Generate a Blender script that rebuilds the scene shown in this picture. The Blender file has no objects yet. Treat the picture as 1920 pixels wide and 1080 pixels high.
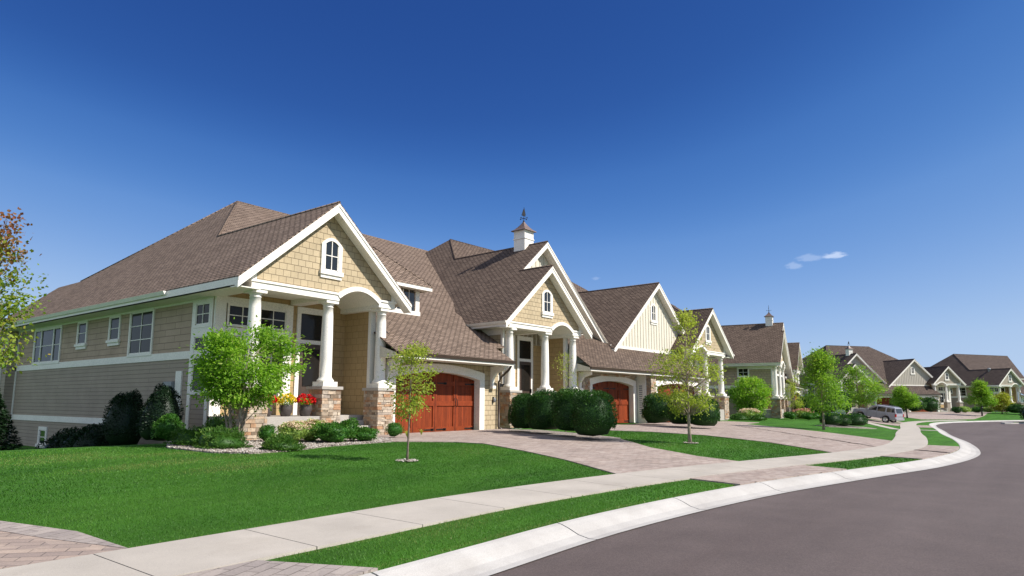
import bpy, math, random
import numpy as np
from mathutils import Vector, Matrix
random.seed(7); rng = np.random.default_rng(11)
S = bpy.context.scene; COL = S.collection; rad = math.radians

# ------------------------------------------------------------------ camera, sky, sun
F, PX, PY = 1230., 960., 595.
TILT, YAW, ROLL, CZ = rad(7.44), rad(37.2), rad(.27), 1.6
fw = Vector((math.cos(YAW)*math.cos(TILT), math.sin(YAW)*math.cos(TILT), math.sin(TILT)))
r0 = Vector((math.sin(YAW), -math.cos(YAW), 0)); u0 = r0.cross(fw)
rt = r0*math.cos(ROLL)+u0*math.sin(ROLL); up = u0*math.cos(ROLL)-r0*math.sin(ROLL)
cd = bpy.data.cameras.new('camera'); cam = bpy.data.objects.new('camera', cd); COL.objects.link(cam)
cd.sensor_width = 36; cd.lens = 36*F/1920; cd.shift_y = (PY-540)/1920; cd.shift_x = 0
cd.clip_start = .1; cd.clip_end = 3000
cam.matrix_world = Matrix(((rt.x, up.x, -fw.x, 0), (rt.y, up.y, -fw.y, 0), (rt.z, up.z, -fw.z, CZ), (0, 0, 0, 1)))
S.camera = cam
SUNV = Vector((.40, -1.0, .98)).normalized()
EL = math.asin(SUNV.z); AZ = math.atan2(SUNV.x, SUNV.y)     # azimuth clockwise from +Y
W = bpy.data.worlds.new("World"); S.world = W; W.use_nodes = True
wn = W.node_tree; wn.nodes.clear()
def wnode(t, **k):
    n = wn.nodes.new(t)
    for a, b in k.items(): setattr(n, a, b)
    return n
sky = wnode('ShaderNodeTexSky', sky_type='NISHITA', sun_disc=False, sun_elevation=EL, sun_rotation=AZ,
            air_density=1.0, dust_density=.25, ozone_density=3.0, altitude=300)
sep = wnode('ShaderNodeSeparateColor'); wn.links.new(sky.outputs[0], sep.inputs[0])
dv = wnode('ShaderNodeMath', operation='DIVIDE'); wn.links.new(sep.outputs[1], dv.inputs[0]); dv.inputs[1].default_value = 8.
grade = wnode('ShaderNodeValToRGB'); wn.links.new(dv.outputs[0], grade.inputs[0]); grade.color_ramp.interpolation = 'B_SPLINE'
lin = lambda c: tuple((v/255/12.92 if v < 11 else ((v/255+.055)/1.055)**2.4) for v in c)+(1,)
stops = ((1.3, (34, 70, 140)), (1.9, (46, 90, 165)), (2.3, (65, 115, 189)), (3.0, (96, 146, 213)), (4.3, (143, 180, 231)), (5.6, (170, 199, 235)), (8., (194, 214, 240)))
el = grade.color_ramp.elements
while len(el) < len(stops): el.new(.5)
for e_, (g_, c_) in zip(el, stops): e_.position = g_/8; e_.color = lin(c_)
comb = wnode('ShaderNodeVectorMath', operation='SCALE'); wn.links.new(grade.outputs[0], comb.inputs[0]); comb.inputs['Scale'].default_value = 6.5
bg = wnode('ShaderNodeBackground'); bg.inputs[1].default_value = .10
wo = wnode('ShaderNodeOutputWorld')
# thin fair-weather cloud wisps, far away in the sky
tc = wnode('ShaderNodeTexCoord')
def cloudmask(d, size, sx, thr):
    d = Vector(d).normalized(); ri = Vector((0, 0, 1)).cross(d).normalized(); uu = d.cross(ri)
    def dot(v):
        n = wnode('ShaderNodeVectorMath', operation='DOT_PRODUCT'); wn.links.new(tc.outputs['Generated'], n.inputs[0]); n.inputs[1].default_value = v
        return n.outputs['Value']
    cx = wnode('ShaderNodeCombineXYZ')
    for i, v in enumerate((ri/sx, uu, Vector(d))):
        wn.links.new(dot(v), cx.inputs[i])
    nz = wnode('ShaderNodeTexNoise'); nz.inputs['Scale'].default_value = 1.6/size; nz.inputs['Detail'].default_value = 6; nz.inputs['Roughness'].default_value = .62
    wn.links.new(cx.outputs[0], nz.inputs['Vector'])
    sb = wnode('ShaderNodeVectorMath', operation='SUBTRACT'); wn.links.new(cx.outputs[0], sb.inputs[0]); sb.inputs[1].default_value = (0, 0, 1)
    ln = wnode('ShaderNodeVectorMath', operation='LENGTH'); wn.links.new(sb.outputs[0], ln.inputs[0])
    m = wnode('ShaderNodeMapRange'); m.inputs[1].default_value = 0; m.inputs[2].default_value = size; m.inputs[3].default_value = .5; m.inputs[4].default_value = -.35
    wn.links.new(ln.outputs['Value'], m.inputs[0])
    ad = wnode('ShaderNodeMath', operation='ADD'); wn.links.new(m.outputs[0], ad.inputs[0]); wn.links.new(nz.outputs[0], ad.inputs[1])
    mr = wnode('ShaderNodeMapRange', interpolation_type='SMOOTHSTEP'); mr.inputs[1].default_value = thr; mr.inputs[2].default_value = thr+.3
    wn.links.new(ad.outputs[0], mr.inputs[0])
    return mr.outputs[0]
def pxdir(x, y): return fw+rt*((x-PX)/F)-up*((y-PY)/F)
prev = comb.outputs[0]
# bright cloud patch added out of view at left, to lift the shaded side wall
fill_dir = Vector((-.9, .05, .42)).normalized()
dn = wnode('ShaderNodeVectorMath', operation='DOT_PRODUCT'); wn.links.new(tc.outputs['Generated'], dn.inputs[0]); dn.inputs[1].default_value = fill_dir
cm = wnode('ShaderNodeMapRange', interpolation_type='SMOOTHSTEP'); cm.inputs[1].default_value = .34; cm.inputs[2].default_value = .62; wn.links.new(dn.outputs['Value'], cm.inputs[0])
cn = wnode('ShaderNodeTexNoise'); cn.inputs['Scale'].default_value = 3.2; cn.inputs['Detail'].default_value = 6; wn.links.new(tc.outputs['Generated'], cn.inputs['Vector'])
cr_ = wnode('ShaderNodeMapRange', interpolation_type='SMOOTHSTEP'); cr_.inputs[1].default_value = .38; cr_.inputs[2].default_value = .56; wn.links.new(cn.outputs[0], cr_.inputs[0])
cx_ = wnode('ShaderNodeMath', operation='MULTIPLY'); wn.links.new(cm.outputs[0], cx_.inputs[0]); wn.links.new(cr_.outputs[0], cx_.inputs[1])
fill_mix = wnode('ShaderNodeMix', data_type='RGBA'); wn.links.new(cx_.outputs[0], fill_mix.inputs[0]); wn.links.new(prev, fill_mix.inputs[6]); fill_mix.inputs[7].default_value = (4.5, 5.0, 5.8, 1)
prev = fill_mix.outputs[2]
for (x, y, s, sx, thr, amt) in ((1566, 479, .010, 3.4, .54, .36), (1490, 498, .011, 2.4, .58, .15), (1520, 483, .011, 3.6, .56, .14), (1118, 522, .007, 3.0, .70, .10)):
    mk = cloudmask(pxdir(x, y), s, sx, thr)
    ml = wnode('ShaderNodeMath', operation='MULTIPLY'); wn.links.new(mk, ml.inputs[0]); ml.inputs[1].default_value = amt
    mx = wnode('ShaderNodeMix', data_type='RGBA'); wn.links.new(ml.outputs[0], mx.inputs[0]); wn.links.new(prev, mx.inputs[6]); mx.inputs[7].default_value = (7.5, 7.9, 8.6, 1)
    prev = mx.outputs[2]
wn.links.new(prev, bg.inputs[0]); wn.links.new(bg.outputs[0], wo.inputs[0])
sd_ = bpy.data.lights.new('sun', 'SUN'); sun = bpy.data.objects.new('sun', sd_); COL.objects.link(sun)
sd_.energy = 4.6; sd_.angle = rad(.53); sd_.color = (1, .955, .88)
sun.rotation_euler = (-SUNV).to_track_quat('-Z', 'Y').to_euler(); sun.location = (0, 0, 60)
vs = S.view_settings; vs.view_transform = 'Standard'; vs.look = 'None'; vs.exposure = .62; vs.gamma = 1; vs.use_curve_mapping = False
S.cycles.max_bounces = 6; S.cycles.transparent_max_bounces = 6

# ------------------------------------------------------------------ materials
def mat(name, base, rough=.7, build=None, spec=.3):
    m = bpy.data.materials.new(name); m.use_nodes = True
    nt = m.node_tree; b = nt.nodes['Principled BSDF']
    b.inputs['Base Color'].default_value = (*base, 1); b.inputs['Roughness'].default_value = rough
    b.inputs['Specular IOR Level'].default_value = spec
    if build: build(nt, b)
    return m
class NT:
    def __init__(s, nt): s.nt = nt
    def n(s, t, ins=None, **k):
        n = s.nt.nodes.new(t)
        for a, b in k.items(): setattr(n, a, b)
        for i, v in (ins or {}).items():
            if isinstance(v, bpy.types.NodeSocket): s.nt.links.new(v, n.inputs[i])
            else: n.inputs[i].default_value = v
        return n
    def l(s, a, b): s.nt.links.new(a, b)
    def math(s, op, a, b=0): return s.n('ShaderNodeMath', {0: a, 1: b}, operation=op).outputs[0]
    def noise(s, vec, scale, detail=4, rough=.55): return s.n('ShaderNodeTexNoise', {'Vector': vec, 'Scale': scale, 'Detail': detail, 'Roughness': rough}).outputs[0]
    def ramp(s, v, a, b, lo=0., hi=1.): return s.n('ShaderNodeMapRange', {0: v, 1: a, 2: b, 3: lo, 4: hi}).outputs[0]
    def mix(s, f, a, b, bt='MIX'): return s.n('ShaderNodeMix', {0: f, 6: a, 7: b}, data_type='RGBA', blend_type=bt).outputs[2]
    def bump(s, hgt, strength, dist, nrm=None):
        d = {'Height': hgt, 'Strength': strength, 'Distance': dist}
        if nrm: d['Normal'] = nrm
        return s.n('ShaderNodeBump', d).outputs[0]
def C4(c): return (*c, 1)
def brickmat(name, c1, c2, joint_shade, bw, rh, ms=.008, rough=.8, offset=.5, mott=.25, bstr=.5, bd=.012, lap=0., nscale=1.2):
    def f(nt, b):
        q = NT(nt); uv = q.n('ShaderNodeTexCoord').outputs['UV']
        wob = q.n('ShaderNodeTexNoise', {'Vector': uv, 'Scale': 3., 'Detail': 1}).outputs['Color']
        uvw = q.n('ShaderNodeVectorMath', {0: wob, 1: (.012, .006, 0)}, operation='MULTIPLY').outputs[0]
        uv2 = q.n('ShaderNodeVectorMath', {0: uv, 1: uvw}, operation='ADD').outputs[0]
        br = q.n('ShaderNodeTexBrick', {'Vector': uv2, 'Color1': C4(c1), 'Color2': C4(c2), 'Mortar': C4(joint_shade), 'Scale': 1., 'Mortar Size': ms, 'Mortar Smooth': .1, 'Bias': 0., 'Brick Width': bw, 'Row Height': rh})  # dark joints; the shadow under each course is painted into this colour
        br.offset = offset; br.squash = 1.
        n1 = q.noise(uv, nscale, 5); n2 = q.noise(uv, 40, 2)
        f1 = q.ramp(n1, .3, .7, 1-mott, 1+mott); f2 = q.ramp(n2, .3, .7, .88, 1.12)
        col = q.mix(1., br.outputs[0], q.n('ShaderNodeCombineColor', {0: q.math('MULTIPLY', f1, f2), 1: q.math('MULTIPLY', f1, f2), 2: q.math('MULTIPLY', f1, f2)}).outputs[0], 'MULTIPLY')
        q.l(col, b.inputs['Base Color'])
        hgt = q.math('SUBTRACT', q.math('MULTIPLY', n2, .25), br.outputs['Fac'])
        if lap:
            sv = q.n('ShaderNodeSeparateXYZ', {0: uv2}).outputs[1]
            saw = q.math('FRACT', q.math('DIVIDE', sv, rh))
            hgt = q.math('SUBTRACT', hgt, q.math('MULTIPLY', saw, lap))
        q.l(q.bump(hgt, bstr, bd), b.inputs['Normal'])
    return mat(name, c1, rough, f, .1 if 'roof' in name else .3)
def noisemat(name, c1, c2, scale, rough=.8, bstr=.2, bd=.01, fine=60., coord='Object', spec=.3, detail=5, stain=0.):
    def f(nt, b):
        q = NT(nt); v = q.n('ShaderNodeTexCoord').outputs[coord]
        n1 = q.noise(v, scale, detail); n2 = q.noise(v, fine, 3)
        col = q.mix(q.ramp(n1, .32, .68), C4(c1), C4(c2))
        g = q.ramp(n2, .3, .7, .85, 1.15)
        if stain:
            n3 = q.noise(q.n('ShaderNodeMapping', {'Vector': v, 'Location': (7, 3, 0), 'Scale': (.55, .9, 1)}).outputs[0], 1.6, 7, .68); n4 = q.noise(v, 9., 4, .7)
            col = q.mix(q.math('MULTIPLY', q.ramp(n3, .52, .72), stain), col, (c1[0]*.52, c1[1]*.48, c1[2]*.43, 1))
            col = q.mix(q.math('MULTIPLY', q.ramp(n4, .66, .74), stain*.8), col, (c1[0]*.45, c1[1]*.42, c1[2]*.38, 1))
        q.l(q.mix(1., col, q.n('ShaderNodeCombineColor', {0: g, 1: g, 2: g}).outputs[0], 'MULTIPLY'), b.inputs['Base Color'])
        q.l(q.bump(n2, bstr, bd), b.inputs['Normal'])
    return mat(name, c1, rough, f, spec)
M = {}
M['roof'] = brickmat('roof_shingles', (.262, .192, .148), (.172, .124, .095), (.040, .029, .023), .30, .14, .020, .9, .5, .08, 1., .022, .9, .7)
M['roof_mid'] = brickmat('brown_roof_shingles', (.190, .138, .106), (.118, .084, .065), (.032, .023, .019), .30, .14, .020, .9, .5, .08, 1., .022, .9, .7)
M['shake_far'] = brickmat('greyish_tan_shakes', (.36, .31, .245), (.31, .265, .21), (.17, .14, .11), .27, .215, .009, .75, .43, .10, .7, .015, .8)
M['cream_far'] = noisemat('greyish_board_siding', (.46, .42, .35), (.42, .38, .32), 1.2, .6, .05, .004, 30.)
M['roof_far'] = brickmat('dark_roof_shingles', (.130, .097, .080), (.085, .063, .053), (.03, .024, .022), .38, .17, .020, .9, .5, .10, 1., .022, .9, .7)
M['shake'] = brickmat('tan_shakes', (.455, .362, .232), (.40, .315, .198), (.20, .15, .09), .27, .215, .009, .75, .43, .10, .7, .015, .8)
M['shake_dark'] = brickmat('taupe_shakes', (.44, .325, .24), (.41, .30, .22), (.25, .185, .135), 1.1, .23, .012, .8, .37, .10, .7, .015, .8)
M['lap'] = brickmat('lap_siding', (.335, .272, .21), (.318, .258, .20), (.22, .178, .138), 5., .155, .010, .7, .3, .08, .7, .015, 1.)
M['lap_tan'] = brickmat('tan_lap_siding', (.43, .30, .145), (.40, .275, .13), (.25, .17, .08), .34, .24, .007, .7, .3, .08, .7, .015, 1.)
M['white'] = noisemat('white_trim_paint', (.82, .775, .70), (.76, .72, .65), 1.3, .5, .05, .004, 30.)
M['cream'] = noisemat('cream_board_siding', (.64, .59, .485), (.60, .555, .455), 1.2, .6, .05, .004, 30.)
M['concrete'] = noisemat('concrete_step', (.42, .38, .34), (.36, .33, .29), 2., .85, .2, .004, 90.)
M['walk'] = noisemat('sidewalk_concrete', (.44, .392, .338), (.36, .32, .275), 1.1, .85, .25, .003, 140., stain=.22)
M['kerb'] = noisemat('pale_kerb_concrete', (.46, .435, .405), (.38, .355, .33), 1.6, .85, .25, .003, 120., stain=.30)
def asphalt(nt, b):
    q = NT(nt); v = q.n('ShaderNodeTexCoord').outputs['Object']
    n1 = q.noise(v, .12, 4); n2 = q.noise(v, 110, 2); n3 = q.noise(v, 1.3, 5)
    st = q.n('ShaderNodeMapping', {'Vector': v, 'Rotation': (0, 0, .1), 'Scale': (.05, .8, 1)}).outputs[0]
    n4 = q.noise(st, 1., 4)
    vo = q.n('ShaderNodeTexVoronoi', {'Vector': v, 'Scale': 75.}).outputs['Color']
    vg = q.n('ShaderNodeSeparateColor', {0: vo}).outputs[0]
    col = q.mix(q.ramp(n1, .35, .65), (.084, .062, .056, 1), (.104, .079, .071, 1))
    col = q.mix(q.ramp(n4, .42, .72, 0, .8), col, (.118, .091, .083, 1))
    g = q.math('MULTIPLY', q.ramp(n3, .3, .7, .9, 1.1), q.ramp(vg, 0, 1, .82, 1.18))
    q.l(q.mix(1., col, q.n('ShaderNodeCombineColor', {0: g, 1: g, 2: g}).outputs[0], 'MULTIPLY'), b.inputs['Base Color'])
    q.l(q.bump(q.math('ADD', vg, n2), .5, .004), b.inputs['Normal'])
M['asphalt'] = mat('dark_asphalt', (.06, .055, .055), .8, asphalt, .35)
def pavers(name, c1, c2, c3, bw, rh, rot):
    def f(nt, b):
        q = NT(nt); v = q.n('ShaderNodeTexCoord').outputs['Object']
        mp = q.n('ShaderNodeMapping', {'Vector': v, 'Rotation': (0, 0, rot)}).outputs[0]
        br = q.n('ShaderNodeTexBrick', {'Vector': mp, 'Color1': C4(c1), 'Color2': C4(c2), 'Mortar': (.13, .105, .09, 1), 'Scale': 1., 'Mortar Size': .006, 'Mortar Smooth': .2, 'Bias': 0., 'Brick Width': bw, 'Row Height': rh})
        br.offset = .5
        n1 = q.noise(mp, 1.1, 4); n2 = q.noise(v, 70, 3)
        cell = q.n('ShaderNodeTexVoronoi', {'Vector': q.n('ShaderNodeMapping', {'Vector': mp, 'Scale': (1/bw, 1/rh, 1)}).outputs[0], 'Scale': 1.}).outputs['Color']
        cg = q.n('ShaderNodeSeparateColor', {0: cell}).outputs[1]
        col = q.mix(q.ramp(cg, .3, 1, 0, .55), br.outputs[0], C4(c3))
        g = q.math('MULTIPLY', q.ramp(n1, .3, .7, .88, 1.1), q.ramp(n2, .3, .7, .86, 1.14))
        q.l(q.mix(1., col, q.n('ShaderNodeCombineColor', {0: g, 1: g, 2: g}).outputs[0], 'MULTIPLY'), b.inputs['Base Color'])
        q.l(q.bump(q.math('SUBTRACT', q.math('MULTIPLY', n2, .3), br.outputs['Fac']), .6, .006), b.inputs['Normal'])
    return mat(name, c1, .85, f)
M['paver'] = pavers('pink_grey_pavers', (.365, .285, .24), (.275, .212, .182), (.43, .36, .315), .24, .12, .35)
M['paver_near'] = pavers('herringbone_pavers', (.35, .265, .215), (.25, .195, .17), (.42, .325, .26), .30, .15, .62)
M['paver_edge'] = pavers('grey_border_pavers', (.33, .28, .25), (.26, .22, .20), (.38, .32, .28), .30, .14, -.4)
def lawn(nt, b):
    q = NT(nt); v = q.n('ShaderNodeTexCoord').outputs['Object']
    n1 = q.noise(v, .35, 5); n2 = q.noise(v, 2.6, 5, .6); n3 = q.noise(v, 85, 3)
    st = q.n('ShaderNodeMapping', {'Vector': v, 'Rotation': (0, 0, -.35), 'Scale': (.25, 1.6, 1)}).outputs[0]
    n4 = q.noise(st, 1.1, 3)
    col = q.mix(q.ramp(n1, .3, .7), (.034, .112, .009, 1), (.052, .150, .014, 1))
    col = q.mix(q.ramp(n2, .45, .8, 0, .4), col, (.066, .145, .020, 1))
    g = q.math('MULTIPLY', q.ramp(n3, .25, .75, .5, 1.5), q.ramp(n4, .35, .65, .82, 1.18))
    q.l(q.mix(1., col, q.n('ShaderNodeCombineColor', {0: g, 1: g, 2: g}).outputs[0], 'MULTIPLY'), b.inputs['Base Color'])
    q.l(q.bump(q.math('ADD', n3, n2), .9, .03), b.inputs['Normal'])
M['lawn'] = mat('mown_lawn', (.03, .09, .01), .85, lawn, .15)
def leafmat(name, ca, cb, cc=None, trans=.35, rough=.5):
    m = bpy.data.materials.new(name); m.use_nodes = True; nt = m.node_tree; b = nt.nodes['Principled BSDF']; q = NT(nt)
    at = q.n('ShaderNodeAttribute', attribute_name='rnd').outputs['Fac']
    col = q.mix(q.ramp(at, 0, .75), C4(ca), C4(cb))
    if cc: col = q.mix(q.ramp(at, .8, 1.), col, C4(cc))
    q.l(col, b.inputs['Base Color']); b.inputs['Roughness'].default_value = rough; b.inputs['Specular IOR Level'].default_value = .25
    tr = q.n('ShaderNodeBsdfTranslucent', {0: q.mix(1., col, (1.2, 1.25, .7, 1), 'MULTIPLY')})
    ms = q.n('ShaderNodeMixShader', {0: trans, 1: b.outputs[0], 2: tr.outputs[0]})
    q.l(ms.outputs[0], nt.nodes['Material Output'].inputs[0]); return m
M['grass'] = leafmat('grass_blades', (.031, .112, .008), (.085, .215, .022), (.16, .21, .05), .3)
M['lf_bright'] = leafmat('bright_green_leaves', (.14, .30, .02), (.28, .47, .05), (.38, .45, .10), .5)
M['lf_lime'] = leafmat('yellow_green_leaves', (.26, .33, .04), (.42, .48, .08), (.46, .42, .13), .5)
M['lf_mid'] = leafmat('mid_green_leaves', (.13, .27, .02), (.25, .41, .045), (.36, .42, .08), .48)
M['lf_autumn'] = leafmat('turning_maple_leaves', (.12, .24, .025), (.28, .32, .04), (.40, .28, .05), .4)
M['lf_red'] = leafmat('reddish_maple_leaves', (.22, .17, .05), (.28, .13, .05), (.30, .10, .05), .35)
M['lf_yel'] = leafmat('yellow_leaves', (.22, .28, .03), (.44, .42, .06), (.5, .38, .07), .4)
M['lf_yew'] = leafmat('yew_needles', (.014, .052, .008), (.046, .130, .020), (.12, .24, .045), .25)
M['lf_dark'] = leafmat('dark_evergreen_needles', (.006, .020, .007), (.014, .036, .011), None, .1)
M['lf_jun'] = leafmat('juniper_needles', (.035, .10, .012), (.09, .19, .028), (.18, .25, .05), .25)
M['lf_box'] = leafmat('boxwood_leaves', (.035, .125, .014), (.085, .20, .026), (.13, .25, .04), .25)
M['lf_sed'] = leafmat('sedum_leaves', (.22, .34, .07), (.36, .46, .13), (.42, .48, .18), .3)
M['fl_sed'] = leafmat('sedum_flower_heads', (.62, .48, .32), (.74, .60, .42), (.62, .38, .30), .1)
M['fl_red'] = leafmat('red_petals', (.55, .006, .01), (.75, .012, .02), None, .15)
M['fl_yel'] = leafmat('yellow_petals', (.80, .55, .01), (.88, .68, .03), None, .15)
M['fl_pink'] = leafmat('pink_flower_heads', (.55, .25, .2), (.62, .32, .26), None, .1)
M['bark'] = noisemat('grey_bark', (.22, .17, .13), (.13, .10, .08), 9., .9, .5, .01, 50.)
M['bark_pale'] = noisemat('pale_birch_bark', (.40, .32, .25), (.22, .17, .13), 8., .9, .5, .01, 50.)
M['bark_dark'] = noisemat('dark_bark', (.10, .08, .065), (.06, .05, .04), 9., .9, .5, .01, 50.)
M['pot'] = noisemat('dark_glazed_clay', (.085, .070, .065), (.055, .046, .044), 4., .35, .1, .004, 30., spec=.5)
M['soil'] = noisemat('dark_soil', (.045, .03, .02), (.03, .02, .015), 10., .95, .5, .02, 60.)
M['glass'] = mat('dark_window_glass', (.012, .014, .016), .04, None, .75)
M['glass_soft'] = mat('shaded_window_glass', (.016, .014, .012), .08, None, .22)
M['glass_side'] = mat('side_window_glass', (.020, .021, .014), .10, None, .15)
M['black'] = mat('black_iron', (.012, .012, .013), .5)
M['bronze'] = noisemat('bronze_metal', (.07, .045, .033), (.05, .033, .026), 3., .4, .05, .004, 30., spec=.5)
M['copper'] = noisemat('weathered_copper', (.19, .125, .10), (.13, .09, .075), 5., .5, .1, .004, 30., spec=.5)
M['greymetal'] = noisemat('grey_painted_metal', (.28, .29, .30), (.24, .25, .26), 3., .5, .05, .004, 30.)
M['boxgreen'] = noisemat('pale_green_enamel', (.42, .50, .40), (.36, .44, .35), 2., .5, .05, .004, 30.)
def wood(nt, b):
    q = NT(nt); uv = q.n('ShaderNodeTexCoord').outputs['UV']
    mp = q.n('ShaderNodeMapping', {'Vector': uv, 'Scale': (14., 1.2, 1)}).outputs[0]
    n = q.noise(mp, 1.5, 5, .6)
    pl = q.math('FLOOR', q.math('DIVIDE', q.n('ShaderNodeSeparateXYZ', {0: uv}).outputs[0], .115))
    wnz = q.n('ShaderNodeTexWhiteNoise', {'W': pl}, noise_dimensions='1D').outputs[0]
    col = q.mix(q.ramp(n, .3, .7), (.262, .047, .012, 1), (.150, .025, .007, 1))
    g = q.ramp(wnz, 0, 1, .78, 1.25)
    col = q.mix(1., col, q.n('ShaderNodeCombineColor', {0: g, 1: g, 2: g}).outputs[0], 'MULTIPLY')
    fr = q.math('FRACT', q.math('DIVIDE', q.n('ShaderNodeSeparateXYZ', {0: uv}).outputs[0], .115))
    gap = q.math('LESS_THAN', fr, .07)
    q.l(q.mix(gap, col, (.06, .016, .008, 1)), b.inputs['Base Color'])
    q.l(q.bump(q.math('SUBTRACT', q.math('MULTIPLY', n, .2), gap), .6, .008), b.inputs['Normal'])
M['wood'] = mat('stained_cedar_planks', (.25, .06, .02), .6, wood, .2)
M['woodrail'] = noisemat('stained_cedar_rail', (.250, .045, .012), (.170, .028, .007), 5., .6, .1, .004, 40., spec=.2)
def stone(nt, b):
    q = NT(nt); at = q.n('ShaderNodeAttribute', attribute_name='rnd').outputs['Fac']
    v = q.n('ShaderNodeTexCoord').outputs['Object']
    cr = q.n('ShaderNodeValToRGB', {0: at})
    e = cr.color_ramp.elements
    e[0].position = 0; e[0].color = (.20, .145, .10, 1); e[1].position = 1; e[1].color = (.36, .19, .105, 1)
    for p, c in ((.2, (.42, .33, .24, 1)), (.4, (.30, .245, .20, 1)), (.6, (.52, .43, .33, 1)), (.8, (.40, .26, .16, 1))):
        x = e.new(p); x.color = c
    n = q.noise(v, 14, 4); g = q.ramp(n, .3, .7, .75, 1.25)
    q.l(q.mix(1., cr.outputs[0], q.n('ShaderNodeCombineColor', {0: g, 1: g, 2: g}).outputs[0], 'MULTIPLY'), b.inputs['Base Color'])
    q.l(q.bump(n, .7, .02), b.inputs['Normal'])
M['stone'] = mat('stacked_ledge_stone', (.4, .3, .22), .9, stone)
def gravel(nt, b):
    q = NT(nt); v = q.n('ShaderNodeTexCoord').outputs['Object']
    vo = q.n('ShaderNodeTexVoronoi', {'Vector': v, 'Scale': 22.})
    g = q.n('ShaderNodeSeparateColor', {0: vo.outputs['Color']}).outputs[0]
    q.l(q.mix(g, (.15, .12, .10, 1), (.38, .33, .29, 1)), b.inputs['Base Color'])
    q.l(q.bump(q.math('SUBTRACT', 1., vo.outputs['Distance']), .9, .03), b.inputs['Normal'])
M['gravel'] = mat('river_gravel', (.4, .34, .3), .9, gravel)
M['pebble'] = leafmat('pebble_stone', (.17, .135, .11), (.38, .33, .29), (.58, .54, .49), 0., .8)
M['carpaint'] = noisemat('silver_car_paint', (.31, .305, .335), (.295, .29, .32), .5, .3, .0, .001, 30., spec=.6)
M['cartrim'] = noisemat('grey_car_plastic', (.30, .29, .31), (.28, .27, .29), .5, .5, .0, .001, 30.)
M['rubber'] = mat('tyre_rubber', (.02, .02, .02), .8)
M['alloy'] = mat('wheel_alloy', (.5, .5, .5), .35, None, .6)
M['taillight'] = mat('red_tail_lamp', (.35, .01, .012), .25, None, .5)
M['headlight'] = mat('clear_head_lamp', (.6, .6, .62), .15, None, .6)

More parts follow.
